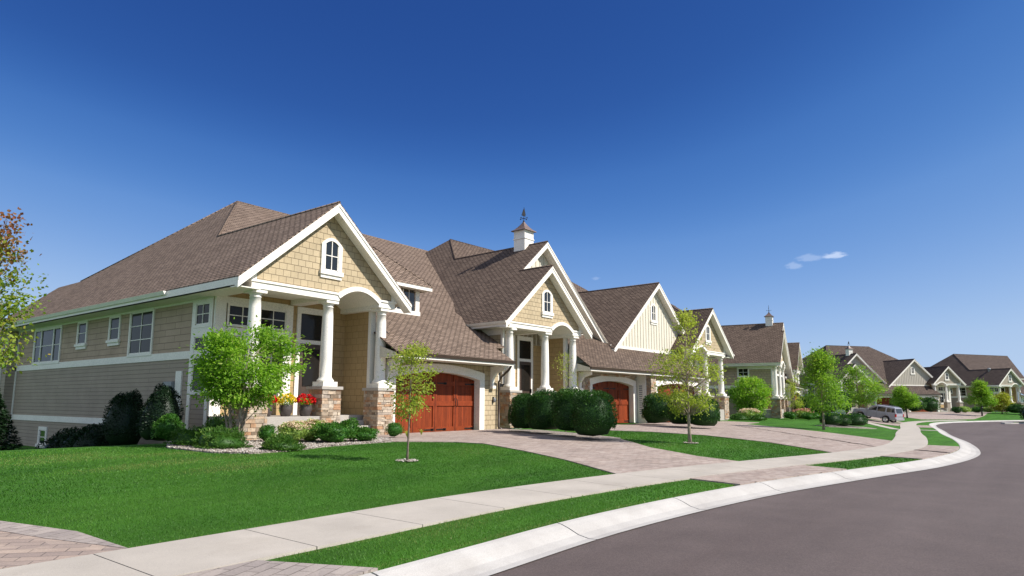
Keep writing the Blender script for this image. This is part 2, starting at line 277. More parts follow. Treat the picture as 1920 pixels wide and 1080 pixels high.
# ------------------------------------------------------------------ mesh builder
class MB:
    def __init__(s): s.v = []; s.f = []; s.m = []; s.r = []; s.mats = []; s.sm = []
    def mi(s, k):
        if k not in s.mats: s.mats.append(k)
        return s.mats.index(k)
    def poly(s, pts, k, r=None, smooth=False):
        b = len(s.v); s.v += [tuple(p) for p in pts]; s.f.append(tuple(range(b, b+len(pts)))); s.m.append(s.mi(k)); s.r.append(random.random() if r is None else r); s.sm.append(smooth)
    def mesh(s, V, Fs, k, r=None, smooth=False):
        b = len(s.v); s.v += [tuple(p) for p in V]; i = s.mi(k)
        for f in Fs: s.f.append(tuple(b+j for j in f)); s.m.append(i); s.r.append(random.random() if r is None else r); s.sm.append(smooth)
    def box(s, x0, x1, y0, y1, z0, z1, k, r=None):
        V = [(x0, y0, z0), (x1, y0, z0), (x1, y1, z0), (x0, y1, z0), (x0, y0, z1), (x1, y0, z1), (x1, y1, z1), (x0, y1, z1)]
        s.mesh(V, [(0, 3, 2, 1), (4, 5, 6, 7), (0, 1, 5, 4), (1, 2, 6, 5), (2, 3, 7, 6), (3, 0, 4, 7)], k, random.random() if r is None else r)
    def prism(s, pts, d, k, kside=None, kback=None):     # polygon swept by vector d
        n = len(pts); q = [tuple(a+b for a, b in zip(p, d)) for p in pts]
        s.poly(pts, k); s.poly(q[::-1], kback or k)
        for i in range(n):
            j = (i+1) % n; s.poly([pts[j], pts[i], q[i], q[j]], kside or k)
    def lathe(s, cx, cy, prof, k, n=24, smooth=True):
        V = [(cx+r*math.cos(2*math.pi*i/n), cy+r*math.sin(2*math.pi*i/n), z) for r, z in prof for i in range(n)]
        Fs = [(a*n+i, a*n+(i+1) % n, (a+1)*n+(i+1) % n, (a+1)*n+i) for a in range(len(prof)-1) for i in range(n)]
        s.mesh(V, Fs, k, None, smooth)
    def tube(s, P, R, k, n=6):
        P = [Vector(p) for p in P]; V = []
        for i, p in enumerate(P):
            t = (P[min(i+1, len(P)-1)]-P[max(i-1, 0)]).normalized()
            a = t.cross(Vector((.31, .17, .93))).normalized() if abs(t.z) < .98 else t.cross(Vector((1, 0, 0))).normalized()
            c = t.cross(a); r = R[i] if hasattr(R, '__len__') else R
            V += [p+(a*math.cos(2*math.pi*j/n)+c*math.sin(2*math.pi*j/n))*r for j in range(n)]
        Fs = [(i*n+j, i*n+(j+1) % n, (i+1)*n+(j+1) % n, (i+1)*n+j) for i in range(len(P)-1) for j in range(n)]
        Fs += [tuple(range(n))[::-1], tuple(range(len(P)*n-n, len(P)*n))]
        s.mesh(V, Fs, k, .5, True)
    def build(s, name, parent=None, bevel=0):
        me = bpy.data.meshes.new(name); me.from_pydata(s.v, [], s.f)
        for k in s.mats: me.materials.append(M[k])
        me.polygons.foreach_set('material_index', s.m); me.polygons.foreach_set('use_smooth', s.sm)
        at = me.attributes.new('rnd', 'FLOAT', 'FACE'); at.data.foreach_set('value', s.r)
        me.update()
        uv = me.uv_layers.new(name='UVMap'); co = np.array(s.v, float)
        buf = np.zeros((len(me.loops), 2))
        for p in me.polygons:
            n = p.normal
            u = Vector((1, 0, 0)) if abs(n.z) > .98 else Vector((-n.y, n.x, 0)).normalized()
            w = n.cross(u) if abs(n.z) <= .98 else Vector((0, 1, 0))
            if abs(n.z) <= .98 and w.z < 0: w = -w
            li = list(range(p.loop_start, p.loop_start+p.loop_total)); vi = list(p.vertices)
            c = co[vi]; buf[li, 0] = c@np.array(u); buf[li, 1] = c@np.array(w)
        uv.data.foreach_set('uv', buf.ravel())
        o = bpy.data.objects.new(name, me); COL.objects.link(o)
        if parent: o.parent = parent
        if bevel:
            md = o.modifiers.new('bevel', 'BEVEL'); md.width = bevel; md.segments = 2; md.limit_method = 'ANGLE'
        return o
def fastmesh(name, V, Fs, mats, rnd, mi=None, parent=None, smooth=False):
    me = bpy.data.meshes.new(name); n = Fs.shape[1]
    me.vertices.add(len(V)); me.vertices.foreach_set('co', np.ascontiguousarray(V, np.float32).ravel())
    me.loops.add(Fs.size); me.loops.foreach_set('vertex_index', Fs.astype(np.int32).ravel())
    me.polygons.add(len(Fs)); me.polygons.foreach_set('loop_start', np.arange(0, Fs.size, n, dtype=np.int32))
    for k in mats: me.materials.append(M[k])
    if mi is not None: me.polygons.foreach_set('material_index', mi.astype(np.int32))
    if smooth: me.polygons.foreach_set('use_smooth', np.ones(len(Fs), bool))
    at = me.attributes.new('rnd', 'FLOAT', 'FACE'); at.data.foreach_set('value', rnd.astype(np.float32))
    me.update(calc_edges=True)
    o = bpy.data.objects.new(name, me); COL.objects.link(o)
    if parent: o.parent = parent
    return o
def tag(o, label=None, cat=None, group=None, kind=None):
    for k, v in (('label', label), ('category', cat), ('group', group), ('kind', kind)):
        if v: o[k] = v
    return o
def empty(name, loc, rz=0):
    o = bpy.data.objects.new(name, None); COL.objects.link(o); o.location = loc; o.rotation_euler = (0, 0, rz); o.empty_display_size = .3
    return o

# ------------------------------------------------------------------ terrain
def ss(a, b, x):
    t = np.clip((np.asarray(x, float)-a)/(b-a), 0, 1); return t*t*(3-2*t)
def z0(X): return -.4*ss(28, 62, X)
KP = np.array([(-14, 4.0), (-6, 4.35), (0, 4.5), (4.6, 4.55), (8, 4.55), (12.3, 4.06), (16.7, 3.1), (20.7, 2.15), (25, 1.6), (29, 1.65), (36, 2.3), (42, 3.0), (50, 3.85), (60, 4.85), (71, 6.2), (80, 6.9), (88, 6.4), (96, 4.2), (104, 1), (112, -4), (122, -12), (140, -30)], float)
def crs(P, n=8):
    out = []
    for i in range(len(P)-1):
        p0, p1, p2, p3 = P[max(i-1, 0)], P[i], P[i+1], P[min(i+2, len(P)-1)]
        for k in range(n):
            t = k/n; out.append(.5*(2*p1+(-p0+p2)*t+(2*p0-5*p1+4*p2-p3)*t*t+(-p0+3*p1-3*p2+p3)*t**3))
    out.append(P[-1]); return np.array(out)
KC = crs(KP)
def sdist(X, Y):
    X = np.atleast_1d(np.asarray(X, float)); Y = np.atleast_1d(np.asarray(Y, float))
    best = np.full(X.shape, 1e9); sg = np.ones(X.shape); px_ = np.zeros(X.shape); py_ = np.zeros(X.shape)
    for a, b in zip(KC[:-1], KC[1:]):
        d = b-a; t = np.clip(((X-a[0])*d[0]+(Y-a[1])*d[1])/(d@d), 0, 1)
        ex, ey = X-a[0]-d[0]*t, Y-a[1]-d[1]*t; D = ex*ex+ey*ey; m = D < best
        best = np.where(m, D, best); cr = d[0]*(Y-a[1])-d[1]*(X-a[0]); sg = np.where(m, np.where(cr > 0, 1, -1), sg)
        px_ = np.where(m, a[0]+d[0]*t, px_); py_ = np.where(m, a[1]+d[1]*t, py_)
    return np.sqrt(best)*sg, px_, py_
def hgt(X, Y):
    X = np.atleast_1d(np.asarray(X, float)); Y = np.atleast_1d(np.asarray(Y, float))
    t, _, _ = sdist(X, Y); b = z0(X)
    v = b+.13+.035*np.clip(t, 0, 2.4)/2.4
    f = np.clip((t-2.4)/11.5, 0, 1); v = v+(.43-v)*(f*(1.6-.6*f))
    v = v-1.1*ss(18.3, 31, Y)*(1-ss(10.5, 12.5, X))
    v = v+.32*np.exp(-((X-74.2)**2+(Y-13.6)**2)/4.)
    return np.where(t < -.02, b-.5, v)
def h1(x, y): return float(hgt(x, y)[0])
def inpoly(X, Y, P):
    ins = np.zeros(X.shape, bool); n = len(P)
    for i in range(n):
        (x1, y1), (x2, y2) = P[i], P[(i+1) % n]
        c = ((y1 > Y) != (y2 > Y)); ins ^= c & (X < (x2-x1)*(Y-y1)/((y2-y1)+1e-12)+x1)
    return ins
gx = np.concatenate([np.arange(-60, -12, 6.), np.arange(-12, 60, .8), np.arange(60, 130, 1.6), np.arange(130, 420, 15.)])
gy = np.concatenate([np.arange(-400, -60, 30.), np.arange(-60, -6, 3.), np.arange(-6, 34, .8), np.arange(34, 60, 3.), np.arange(60, 420, 20.)])
GX, GY = np.meshgrid(gx, gy, indexing='ij'); sh = GX.shape
X, Y = GX.ravel().copy(), GY.ravel().copy(); t, qx, qy = sdist(X, Y)
near = (np.abs(t) < .42); X[near] = qx[near]; Y[near] = qy[near]
Z = hgt(X, Y); Z[near] = (z0(X)+.128)[near]
idx = np.arange(X.size).reshape(sh)
Fq = np.stack([idx[:-1, :-1], idx[1:, :-1], idx[1:, 1:], idx[:-1, 1:]], -1).reshape(-1, 4)
o = fastmesh('ground', np.stack([X, Y, Z], 1), Fq, ['lawn'], np.zeros(len(Fq)), smooth=True); tag(o, 'mown green lawn over gently rising ground', 'lawn', kind='structure')
# road sheet
off = [-.46, -2, -4, -7, -11, -16, -22]
def normals(P):
    d = np.gradient(P, axis=0); d /= np.linalg.norm(d, axis=1)[:, None]; return np.stack([-d[:, 1], d[:, 0]], 1)
KN = normals(KC)
def strip(name, offs, zf, mats, label, cat):
    V = []; n = len(KC)
    for o_ in offs:
        p = KC+KN*o_; V.append(np.stack([p[:, 0], p[:, 1], zf(KC[:, 0], o_)], 1))
    V = np.concatenate(V); Fs = [(a*n+i, (a+1)*n+i, (a+1)*n+i+1, a*n+i+1) for a in range(len(offs)-1) for i in range(n-1)]
    b = MB(); b.mesh(V, Fs, mats, 0, True); return tag(b.build(name), label, cat, kind='structure')
rp = [tuple(k) for k in (KC-KN*.40)]
b = MB(); pts = [(x, y, float(z0(x))) for x, y in rp]
rx0 = [(x, y) for x, y in rp]
V = []; NR = 14; n = len(rp)
for a in range(NR):
    f = (a/(NR-1))**1.6
    for (x, y) in rp:
        ty = min(y-4, -9 - 0*x) if x < 90 else y-11
        V.append((x + (9*f if x > 90 else 0), y+(ty-y)*f, float(z0(x))))
b.mesh(V, [(a*n+i, (a+1)*n+i, (a+1)*n+i+1, a*n+i+1) for a in range(NR-1) for i in range(n-1)], 'asphalt', 0, True)
tag(b.build('road'), 'dark grey asphalt street curving away', 'road', kind='structure')
# rolled kerb, cast in lengths
def along(P, step):
    d = np.r_[0, np.cumsum(np.linalg.norm(np.diff(P, axis=0), axis=1))]; s = np.arange(0, d[-1], step)
    return np.stack([np.interp(s, d, P[:, 0]), np.interp(s, d, P[:, 1])], 1)
KF = along(KC, .5); KFN = normals(KF)
b = MB()
prof = [(-.56, .012), (-.44, .008), (-.30, .035), (-.16, .095), (-.06, .128), (.0, .138), (.02, .13), (.02, -.1)]
per = 6
for a in range(0, len(KF)-per, per):
    V = []
    for i in range(per+1):
        j = a+i; fs = .012 if i == 0 else (-.012 if i == per else 0)
        tdir = np.array([KFN[j][1], -KFN[j][0]])
        c = KF[j]+tdir*fs
        for (o_, z) in prof: V.append((*(c+KFN[j]*o_), float(z0(c[0]))+z))
    m = len(prof); Fs = [(i*m+k, (i+1)*m+k, (i+1)*m+k+1, i*m+k+1) for i in range(per) for k in range(m-1)]
    Fs += [tuple(range(m)), tuple(range(per*m, per*m+m))[::-1]]
    b.mesh(V, Fs, 'kerb', 0)
tag(b.build('kerb'), 'pale concrete rolled kerb along the street', 'kerb', kind='structure')
# sidewalk slabs
def sw(o0, x): return o0[0] if x < 20 else float(np.interp(x, [20, 28, 52, 120], o0[1]))
SO, SI = (1.08, (1.08, 1.0, 1.05, 1.05)), (2.37, (2.37, 2.2, 2.35, 2.35))
b = MB(); KS = along(KC, .38); KSN = normals(KS); per = 4
for a in range(0, len(KS)-per, per):
    if KS[a][0] > 97: break
    V = []; tops = []
    for i in range(per+1):
        j = a+i; fs = .007 if i == 0 else (-.007 if i == per else 0)
        td = np.array([KSN[j][1], -KSN[j][0]])
        for o_ in (sw(SO, KS[j][0]), sw(SI, KS[j][0])):
            c = KS[j]+KSN[j]*o_+td*fs; z = h1(*c)+.03; V += [(*c, z), (*c, z-.12)]
    Fs = []
    for i in range(per):
        A, B = i*4, i*4+4; Fs += [(A, B, B+2, A+2), (A+1, A, A+2, A+3)[:0] or (A, A+1, B+1, B), (A+2, B+2, B+3, A+3)]
    Fs += [(0, 2, 3, 1), (per*4, per*4+1, per*4+3, per*4+2)]
    b.mesh(V, Fs, 'walk', 0)
tag(b.build('sidewalk'), 'pale concrete sidewalk of jointed slabs', 'sidewalk', kind='structure')
# draped pavings
import bmesh
def drape(name, P, k, dz, label, cat, step=.8, kind='structure', skirt=.1):
    bm = bmesh.new(); vs_ = [bm.verts.new((x, y, 0)) for x, y in P]; bm.faces.new(vs_)
    xs = [p[0] for p in P]; ys = [p[1] for p in P]
    for ax, (a, c) in enumerate(((min(xs), max(xs)), (min(ys), max(ys)))):
        v = a+step
        while v < c:
            g = list(bm.verts)+list(bm.edges)+list(bm.faces); co = [0, 0, 0]; co[ax] = v; no = [0, 0, 0]; no[ax] = 1
            bmesh.ops.bisect_plane(bm, geom=g, plane_co=co, plane_no=no); v += step
    bmesh.ops.triangulate(bm, faces=list(bm.faces))
    C_ = np.array([v.co[:] for v in bm.verts]); H = hgt(C_[:, 0], C_[:, 1])+dz
    for v, z in zip(bm.verts, H): v.co.z = z
    ed = [e for e in bm.edges if e.is_boundary]
    r = bmesh.ops.extrude_edge_only(bm, edges=ed)
    for g in r['geom']:
        if isinstance(g, bmesh.types.BMVert): g.co.z -= skirt
    bmesh.ops.recalc_face_normals(bm, faces=list(bm.faces))
    me = bpy.data.meshes.new(name); bm.to_mesh(me); bm.free(); me.materials.append(M[k])
    o = bpy.data.objects.new(name, me); COL.objects.link(o); return tag(o, label, cat, kind=kind)
def koff(x, o_):      # point at offset o_ from the kerb near X = x
    i = int(np.argmin(np.abs(KC[:, 0]-x))); p = KC[i]+KN[i]*o_; return (float(p[0]), float(p[1]))
# driveway 1 (near house), driveway 2 (twin), near-left driveway and their aprons
L1R = [(12.1, 6.45), (13.5, 8.6), (14.6, 10.7), (15.6, 12.9), (15.35, 13.9), (14.8, 14.5), (14.05, 15.24)]
D1 = [koff(11.95, 2.36)]+L1R[1:]+[(14.9, 17.0), (15.0, 18.4), (23.6, 18.4), (23.2, 15.5), (21.65, 11.75), (18.47, 8.78), (17.1, 6.8), koff(15.95, 2.32), koff(14, 2.35)]
drape('driveway', D1, 'paver', .022, 'pinkish paver driveway to the first garage', 'driveway')
D2 = [koff(21.0, 2.34), (24.06, 6.93), (25.84, 9.84), (26.25, 12.46), (25.8, 14.1), (27, 15.6), (30, 17.6), (43.5, 16.7), (45.5, 15.9), (46.2, 13.9), (41.55, 13.4), (38.57, 10.24), (35., 7.14), koff(30.4, 2.2), koff(27, 2.2), koff(24, 2.28)]
drape('driveway', D2, 'paver', .022, 'long paver driveway to the twin garages', 'driveway')
drape('driveway', [(-9, 6.85), (-4, 7.0), (1.2, 7.0), koff(3.1, 2.36), (2.92, 8.0), (2.6, 9.0), (1.2, 13), (-2, 18), (-9, 18)], 'paver_near', .022, 'reddish herringbone paver driveway in the near left corner', 'driveway')
drape('driveway_border', [koff(3.12, 2.38), (2.95, 8.02), (2.62, 9.02), (1.22, 13.02), (.92, 13.0), (2.33, 8.9), (2.62, 7.9), koff(2.75, 2.38)], 'paver_edge', .027, 'grey paver border edging the near left driveway', 'driveway')
for (a, c) in ((12.35, 16.55), (21.3, 28.2)):
    xs = np.linspace(a, c, 10)
    P = [koff(x, .03) for x in xs]+[koff(x, 1.07 if x < 20 else sw(SO, x)-.01) for x in xs[::-1]]
    drape('driveway_apron', P, 'paver', .022, 'paver apron between sidewalk and kerb '+('of first driveway' if a < 15 else 'at the road bend'), 'driveway')
xs = np.linspace(-3, 3.65, 10)
drape('driveway_apron', [koff(x, .03) for x in np.r_[xs, 4.15]]+[koff(x, 1.07) for x in xs[::-1]], 'paver_edge', .022, 'grey paver apron in the near corner', 'driveway')
# far driveways and paths
drape('front_path', [(66.6, 10.9), (54.9, 7.2), (54.4, 6.4), (56.2, 6.7), (68.4, 10.6)], 'walk', .022, 'thin pale walk crossing the far lawn', 'path')
drape('driveway', [(70, 8.9), (77, 9.1), (86, 16), (112, 24), (114, 20), (120, 17), (129, 11), (139, 7.2), (136, 3), (113, 3.4), (104, 4.2), (97, 7.2), (93, 9), (97, 13), (104, 17), (98, 18), (88, 12.6), (79, 8.9), (77.2, 8.8)], 'paver', .022, 'paver driveway of the far twin house', 'driveway')
# gravel planting bed
BED = [(11.0, 23.5), (8.8, 18.4), (8.2, 17.2), (8.25, 16.38), (8.3, 15.2), (8.87, 14.45), (9.84, 14.42), (11.29, 14.95), (12.65, 15.16), (14.02, 15.2), (14.9, 16.2), (14.95, 18.0), (14.2, 18.2), (10.95, 18.2), (10.95, 23.5)]
drape('gravel_bed', BED, 'gravel', .03, 'pale gravel planting bed before the porch', 'gravel bed', .5)
drape('gravel_bed', [(20.2, 10.6), (19.3, 11.3), (20.3, 13.6), (21.2, 16.2), (23.0, 17.6), (23.6, 16.5), (22.2, 13.2), (21.3, 11.3)], 'gravel', .03, 'gravel strip under the rounded yew row', 'gravel bed', .5)

# ------------------------------------------------------------------ house pieces
def arch(x0, x1, zs, rise, n=12):
    return [(x0+(x1-x0)*i/n, zs+rise*(1-(2*i/n-1)**2)) for i in range(n+1)]
def window(parent, face, c, w, z0_, z1_, cols=2, rows=2, arch_=0, sill=True, fr=.12, name='window', split=None, glass='glass'):
    """face 'y': plane y=c[1] facing -y at centre x=c[0]; face 'x': plane x=c[0] facing -x centred at y=c[1]."""
    b = MB(); g = MB()
    def T(u, d, z): return (c[0]+u, c[1]-d, z) if face == 'y' else (c[0]-d, c[1]-u, z)
    def bx(u0, u1, d0, d1, za, zb, k):
        P = [T(u0, d1, za), T(u1, d1, za), T(u1, d1, zb), T(u0, d1, zb)]
        q = T(0, d0, 0); r = T(0, d1, 0); b.prism(P, (q[0]-r[0], q[1]-r[1], 0), k)
    hw = w/2; D = .05
    if arch_:
        o_ = arch(-hw-fr, hw+fr, z1_, arch_+fr*.7); i_ = arch(-hw, hw, z1_, arch_)
        for k in range(len(o_)-1):
            P = [T(i_[k][0], D, i_[k][1]), T(i_[k+1][0], D, i_[k+1][1]), T(o_[k+1][0], D, o_[k+1][1]), T(o_[k][0], D, o_[k][1])]
            q = T(0, 0, 0); r = T(0, D, 0); b.prism(P, (q[0]-r[0], q[1]-r[1], 0), 'white')
        gp = [T(-hw, .012, z0_), T(hw, .012, z0_)]+[T(u, .012, z) for u, z in i_[::-1]]
    else:
        bx(-hw-fr, hw+fr, 0, D, z1_, z1_+fr, 'white'); gp = [T(-hw, .012, z0_), T(hw, .012, z0_), T(hw, .012, z1_), T(-hw, .012, z1_)]
    bx(-hw-fr, -hw, 0, D, z0_, z1_, 'white'); bx(hw, hw+fr, 0, D, z0_, z1_, 'white')
    bx(-hw-fr-(.04 if sill else 0), hw+fr+(.04 if sill else 0), 0, D+(.05 if sill else 0), z0_-fr, z0_, 'white')
    if sill: bx(-hw-fr, hw+fr, 0, D, z0_-fr-.12, z0_-fr, 'white')
    # sash and glazing bars
    for u in (-hw, hw-.035): bx(u, u+.035, .012, .03, z0_, z1_, 'white')
    bx(-hw, hw, .012, .03, z0_, z0_+.04, 'white')
    if not arch_: bx(-hw, hw, .012, .03, z1_-.035, z1_, 'white')
    zt = z1_+arch_*.97
    for i in range(1, cols):
        u = -hw+w*i/cols; bx(u-.014, u+.014, .012, .034, z0_, zt, 'white')
    for j in range(1, rows):
        z = z0_+(zt-z0_)*j/rows; bx(-hw, hw, .012, .032, z-.014, z+.014, 'white')
    for (u, ww) in (split or []): bx(u-ww/2, u+ww/2, .01, D, z0_, z1_, 'white')
    g.poly(gp, glass)
    o = b.build(name, parent); g.build('pane', o); return o
def stone_block(parent, x0, x1, y0, y1, z0_, z1_, name='stone_pier', det=True):
    b = MB(); b.box(x0+.03, x1-.03, y0+.03, y1-.03, z0_, z1_, 'stone', .42)
    if det:
        rs = random.Random(int((x0*31+y0*17)*10) & 0xffff)
        z = z0_
        while z < z1_-.02:
            hh = min(rs.uniform(.06, .13), z1_-z)
            if z1_-z-hh < .04: hh = z1_-z
            for (ax, a0, a1, fx) in (('y', x0, x1, y0), ('x', y0, y1, x0), ('x2', y0, y1, x1), ('y2', x0, x1, y1)):
                u = a0
                while u < a1-.01:
                    w = min(rs.uniform(.12, .36), a1-u)
                    if a1-u-w < .08: w = a1-u
                    p = rs.uniform(-.012, .022); r = rs.random(); g = .004
                    if ax == 'y': b.box(u+g, u+w-g, fx-p, fx+.05, z+g, z+hh-g, 'stone', r)
                    elif ax == 'y2': b.box(u+g, u+w-g, fx-.05, fx+p, z+g, z+hh-g, 'stone', r)
                    elif ax == 'x': b.box(fx-p, fx+.05, u+g, u+w-g, z+g, z+hh-g, 'stone', r)
                    else: b.box(fx-.05, fx+p, u+g, u+w-g, z+g, z+hh-g, 'stone', r)
                    u += w
            z += hh
    return b.build(name, parent)
def column(parent, x, y, det=True, zc=4.63):
    n = 28 if det else 14; b = MB()
    b.box(x-.29, x+.29, y-.29, y+.29, 1.70, 1.86, 'white')
    b.lathe(x, y, [(.0, 1.86), (.275, 1.86), (.285, 1.89), (.27, 1.93), (.235, 1.96), (.225, 1.99), (.205, 2.02), (.203, 2.6), (.195, 3.4), (.18, 4.1), (.165, 4.38), (.18, 4.385), (.18, 4.41), (.165, 4.415), (.165, 4.45), (.205, 4.50), (.215, 4.52), (0, 4.52)], 'white', n)
    b.box(x-.25, x+.25, y-.25, y+.25, 4.52, zc, 'white')
    o = b.build('column', parent)
    stone_block(o, x-.38, x+.38, y-.38, y+.38, 0 if det else -.5, 1.60, 'stone_pier', det)
    c = MB(); c.box(x-.43, x+.43, y-.43, y+.43, 1.60, 1.70, 'concrete'); c.build('pier_cap', o)
    return o
def rakes(parent, cx, half, za, sl, y, sides=(-1, 1), xin=None, hgt_=.27, name='rake_board', back=.40):
    b = MB()
    for s in sides:
        xe = half if xin is None else xin[s]
        xa = 0
        P = [(cx+s*xe, y, za-sl*xe), (cx, y, za), (cx, y, za-hgt_*1.15), (cx+s*xe, y, za-sl*xe-hgt_*1.15)]
        P = [(p[0], p[1], p[2]-.05) for p in P]
        b.prism(P, (0, .06, 0), 'white')
        P2 = [(p[0], y-.025, p[2]) for p in (P[0], P[1])]+[(cx, y-.025, P[1][2]-.09), (cx+s*xe, y-.025, P[0][2]-.09)]
        b.prism(P2, (0, .024, 0), 'white')
        zs = P[3][2]+.03; zt = P[2][2]+.03
        b.poly([(cx+s*xe, y+.06, zs), (cx, y+.06, zt), (cx, y+back, zt), (cx+s*xe, y+back, zs)], 'white')
        b.poly([(cx+s*xe, y+.06, zs), (cx+s*xe, y+back, zs), (cx+s*xe, y+back, P[0][2]), (cx+s*xe, y+.06, P[0][2])], 'white')
    return b.build(name, parent)
RK = ['roof', 'shake', 'cream']
def roofpoly(b, xy, fz, th=.055, under='white'):
    top = [(x, y, fz(x, y)) for x, y in xy]
    b.poly(top, RK[0]); low = [(x, y, z-th) for x, y, z in top]; b.poly(low[::-1], under)
    n = len(top)
    for i in range(n):
        j = (i+1) % n; b.poly([top[j], top[i], low[i], low[j]], RK[0])
EZ, SL, HALF = 4.87, .88, 3.5      # porch gable: eave height, pitch, half width
APX = EZ+SL*HALF
def porch(R, cx, sg, det=True, cols=(-2.53, .2, 2.6), flowers=False):
    """Front porch with gable, three columns, flat beam plus arched bay; sg=-1 mirrors it."""
    X = lambda x: cx+sg*x
    def bx(b, x0, x1, *a): b.box(min(X(x0), X(x1)), max(X(x0), X(x1)), *a)
    for c in cols: column(R, X(c), .28, det)
    # beam, with crown moulding, and beams running back
    b = MB()
    bx(b, -2.85, .45, 0, .5, 4.63, 4.83, 'white'); bx(b, -2.90, .50, -.04, .54, 4.83, 4.90, 'white')
    bx(b, 2.22, 3.0, 0, .5, 4.63, 4.83, 'white'); bx(b, 2.17, 3.05, -.04, .54, 4.83, 4.90, 'white')
    bx(b, -2.85, -2.4, .5, 2.2, 4.63, 4.86, 'white'); bx(b, .02, .45, .5, 2.2, 4.63, 4.86, 'white'); bx(b, 2.22, 2.6, .5, 2.2, 4.55, 4.86, 'white')
    bx(b, -2.45, .05, .45, 2.2, 4.80, 4.85, 'white')
    b.build('porch_beam', R)
    a0 = arch(.45, 2.22, 4.72, .36); a1 = arch(.34, 2.33, 4.86, .38)
    b = MB()
    for k in range(len(a0)-1):
        b.prism([(X(a0[k][0]), -.03, a0[k][1]), (X(a0[k+1][0]), -.03, a0[k+1][1]), (X(a1[k+1][0]), -.03, a1[k+1][1]), (X(a1[k][0]), -.03, a1[k][1])], (0, .1, 0), 'white')
        b.poly([(X(a0[k][0]), 0, a0[k][1]), (X(a0[k+1][0]), 0, a0[k+1][1]), (X(a0[k+1][0]), 2.2, a0[k+1][1]), (X(a0[k][0]), 2.2, a0[k][1])], 'white', None, True)
    b.build('arch_trim', R)
    # gable wall
    b = MB(); rk = lambda x: APX-SL*abs(x)-.12
    P = [(X(-2.85), .06, 4.86), (X(.40), .06, 4.86)]+[(X(x), .06, z+.05) for x, z in a0[1:-1]]+[(X(2.3), .06, 4.86), (X(3.0), .06, 4.86), (X(3.0), .06, rk(3.0)), (cx, .06, rk(0)), (X(-2.85), .06, rk(2.85))]
    b.poly(P, RK[1])
    b.build('gable_wall', R)
    b = MB()
    bx(b, -2.90, -2.68, .02, .2, 4.90, rk(2.92), 'white'); bx(b, 2.86, 3.05, .02, .2, 4.90, rk(3.07), 'white')
    for s in (-1, 1):
        P = [(cx+s*2.9, .03, rk(2.9)-.02), (cx, .03, rk(0)-.02), (cx, .03, rk(0)-.18), (cx+s*2.9, .03, rk(2.9)-.18)]; b.prism(P, (0, .025, 0), 'white')
    # soffit line of side eave returns
    bx(b, -2.85, -2.6, .5, 2.2, 4.86, rk(2.85)-.03, 'white')
    b.build('gable_trim', R)
    window(R, 'y', (X(.08), .06), .56, 5.62, 6.52, 2, 2, .14, True, .15)
    rakes(R, cx, HALF, APX, SL, -.36)
    # porch floor, steps
    b = MB(); bx(b, -2.75, .75, -.06, 2.3, -.6, .72, 'concrete'); bx(b, .75, 2.55, .9, 2.3, -.6, .72, 'concrete')
    b.build('porch_floor', R, .01)
    b = MB()
    for i in range(3): bx(b, .62, 2.2, .60-.36*i-.02*i, .96, -.5, .54-.18*i, 'concrete')
    b.build('steps', R, .008)
    # recessed front wall of the room and entry door
    b = MB(); bx(b, -2.75, 2.6, 2.2, 2.3, -.6, 4.86, 'lap_tan'); b.build('front_wall', R)
    b = MB()
    bx(b, -2.79, -2.42, 2.13, 2.2, .72, 4.63, 'white'); bx(b, -.12, .12, 2.15, 2.2, .72, 4.6, 'white'); bx(b, -2.42, -.12, 2.15, 2.2, 3.34, 3.62, 'white'); bx(b, -2.42, -.12, 2.15, 2.2, 1.3, 1.5, 'white'); bx(b, -2.42, -.12, 2.15, 2.2, 4.40, 4.62, 'white')
    bx(b, .30, .46, 2.15, 2.2, .72, 4.6, 'white'); bx(b, 1.42, 1.60, 2.15, 2.2, .72, 4.6, 'white'); bx(b, .46, 1.42, 2.15, 2.2, 3.28, 3.42, 'white'); bx(b, .46, 1.42, 2.15, 2.2, 4.38, 4.6, 'white')
    b.build('wall_trim', R)
    for (cxx, w) in ((-1.83, 1.0), (-.68, 1.0)):
        window(R, 'y', (X(cxx), 2.17), w, 3.68, 4.36, 2, 2, 0, False, .04, glass='glass_soft')
        window(R, 'y', (X(cxx), 2.17), w, 1.55, 3.28, 2, 3, 0, False, .04, glass='glass_soft')
    b = MB(); bx(b, .48, 1.40, 2.13, 2.19, .74, 3.26, 'bronze'); bx(b, .60, 1.28, 2.11, 2.14, 1.75, 3.1, 'glass_soft'); bx(b, .48, 1.40, 2.16, 2.19, 3.44, 4.36, 'glass_soft')
    d = b.build('front_door', R)
    hb = MB(); hb.box(min(X(1.30), X(1.34)), max(X(1.30), X(1.34)), 2.03, 2.13, 1.62, 1.86, 'black'); hb.build('handle', d)
    # side wall of the garage closing the entry
    b = MB(); bx(b, 2.46, 2.6, .75, 2.3, -.5, 4.80, 'lap_tan'); b.build('entry_wall', R)
    b = MB(); bx(b, 2.40, 2.62, .60, .76, .0, 4.63, 'white'); b.build('corner_board', R)
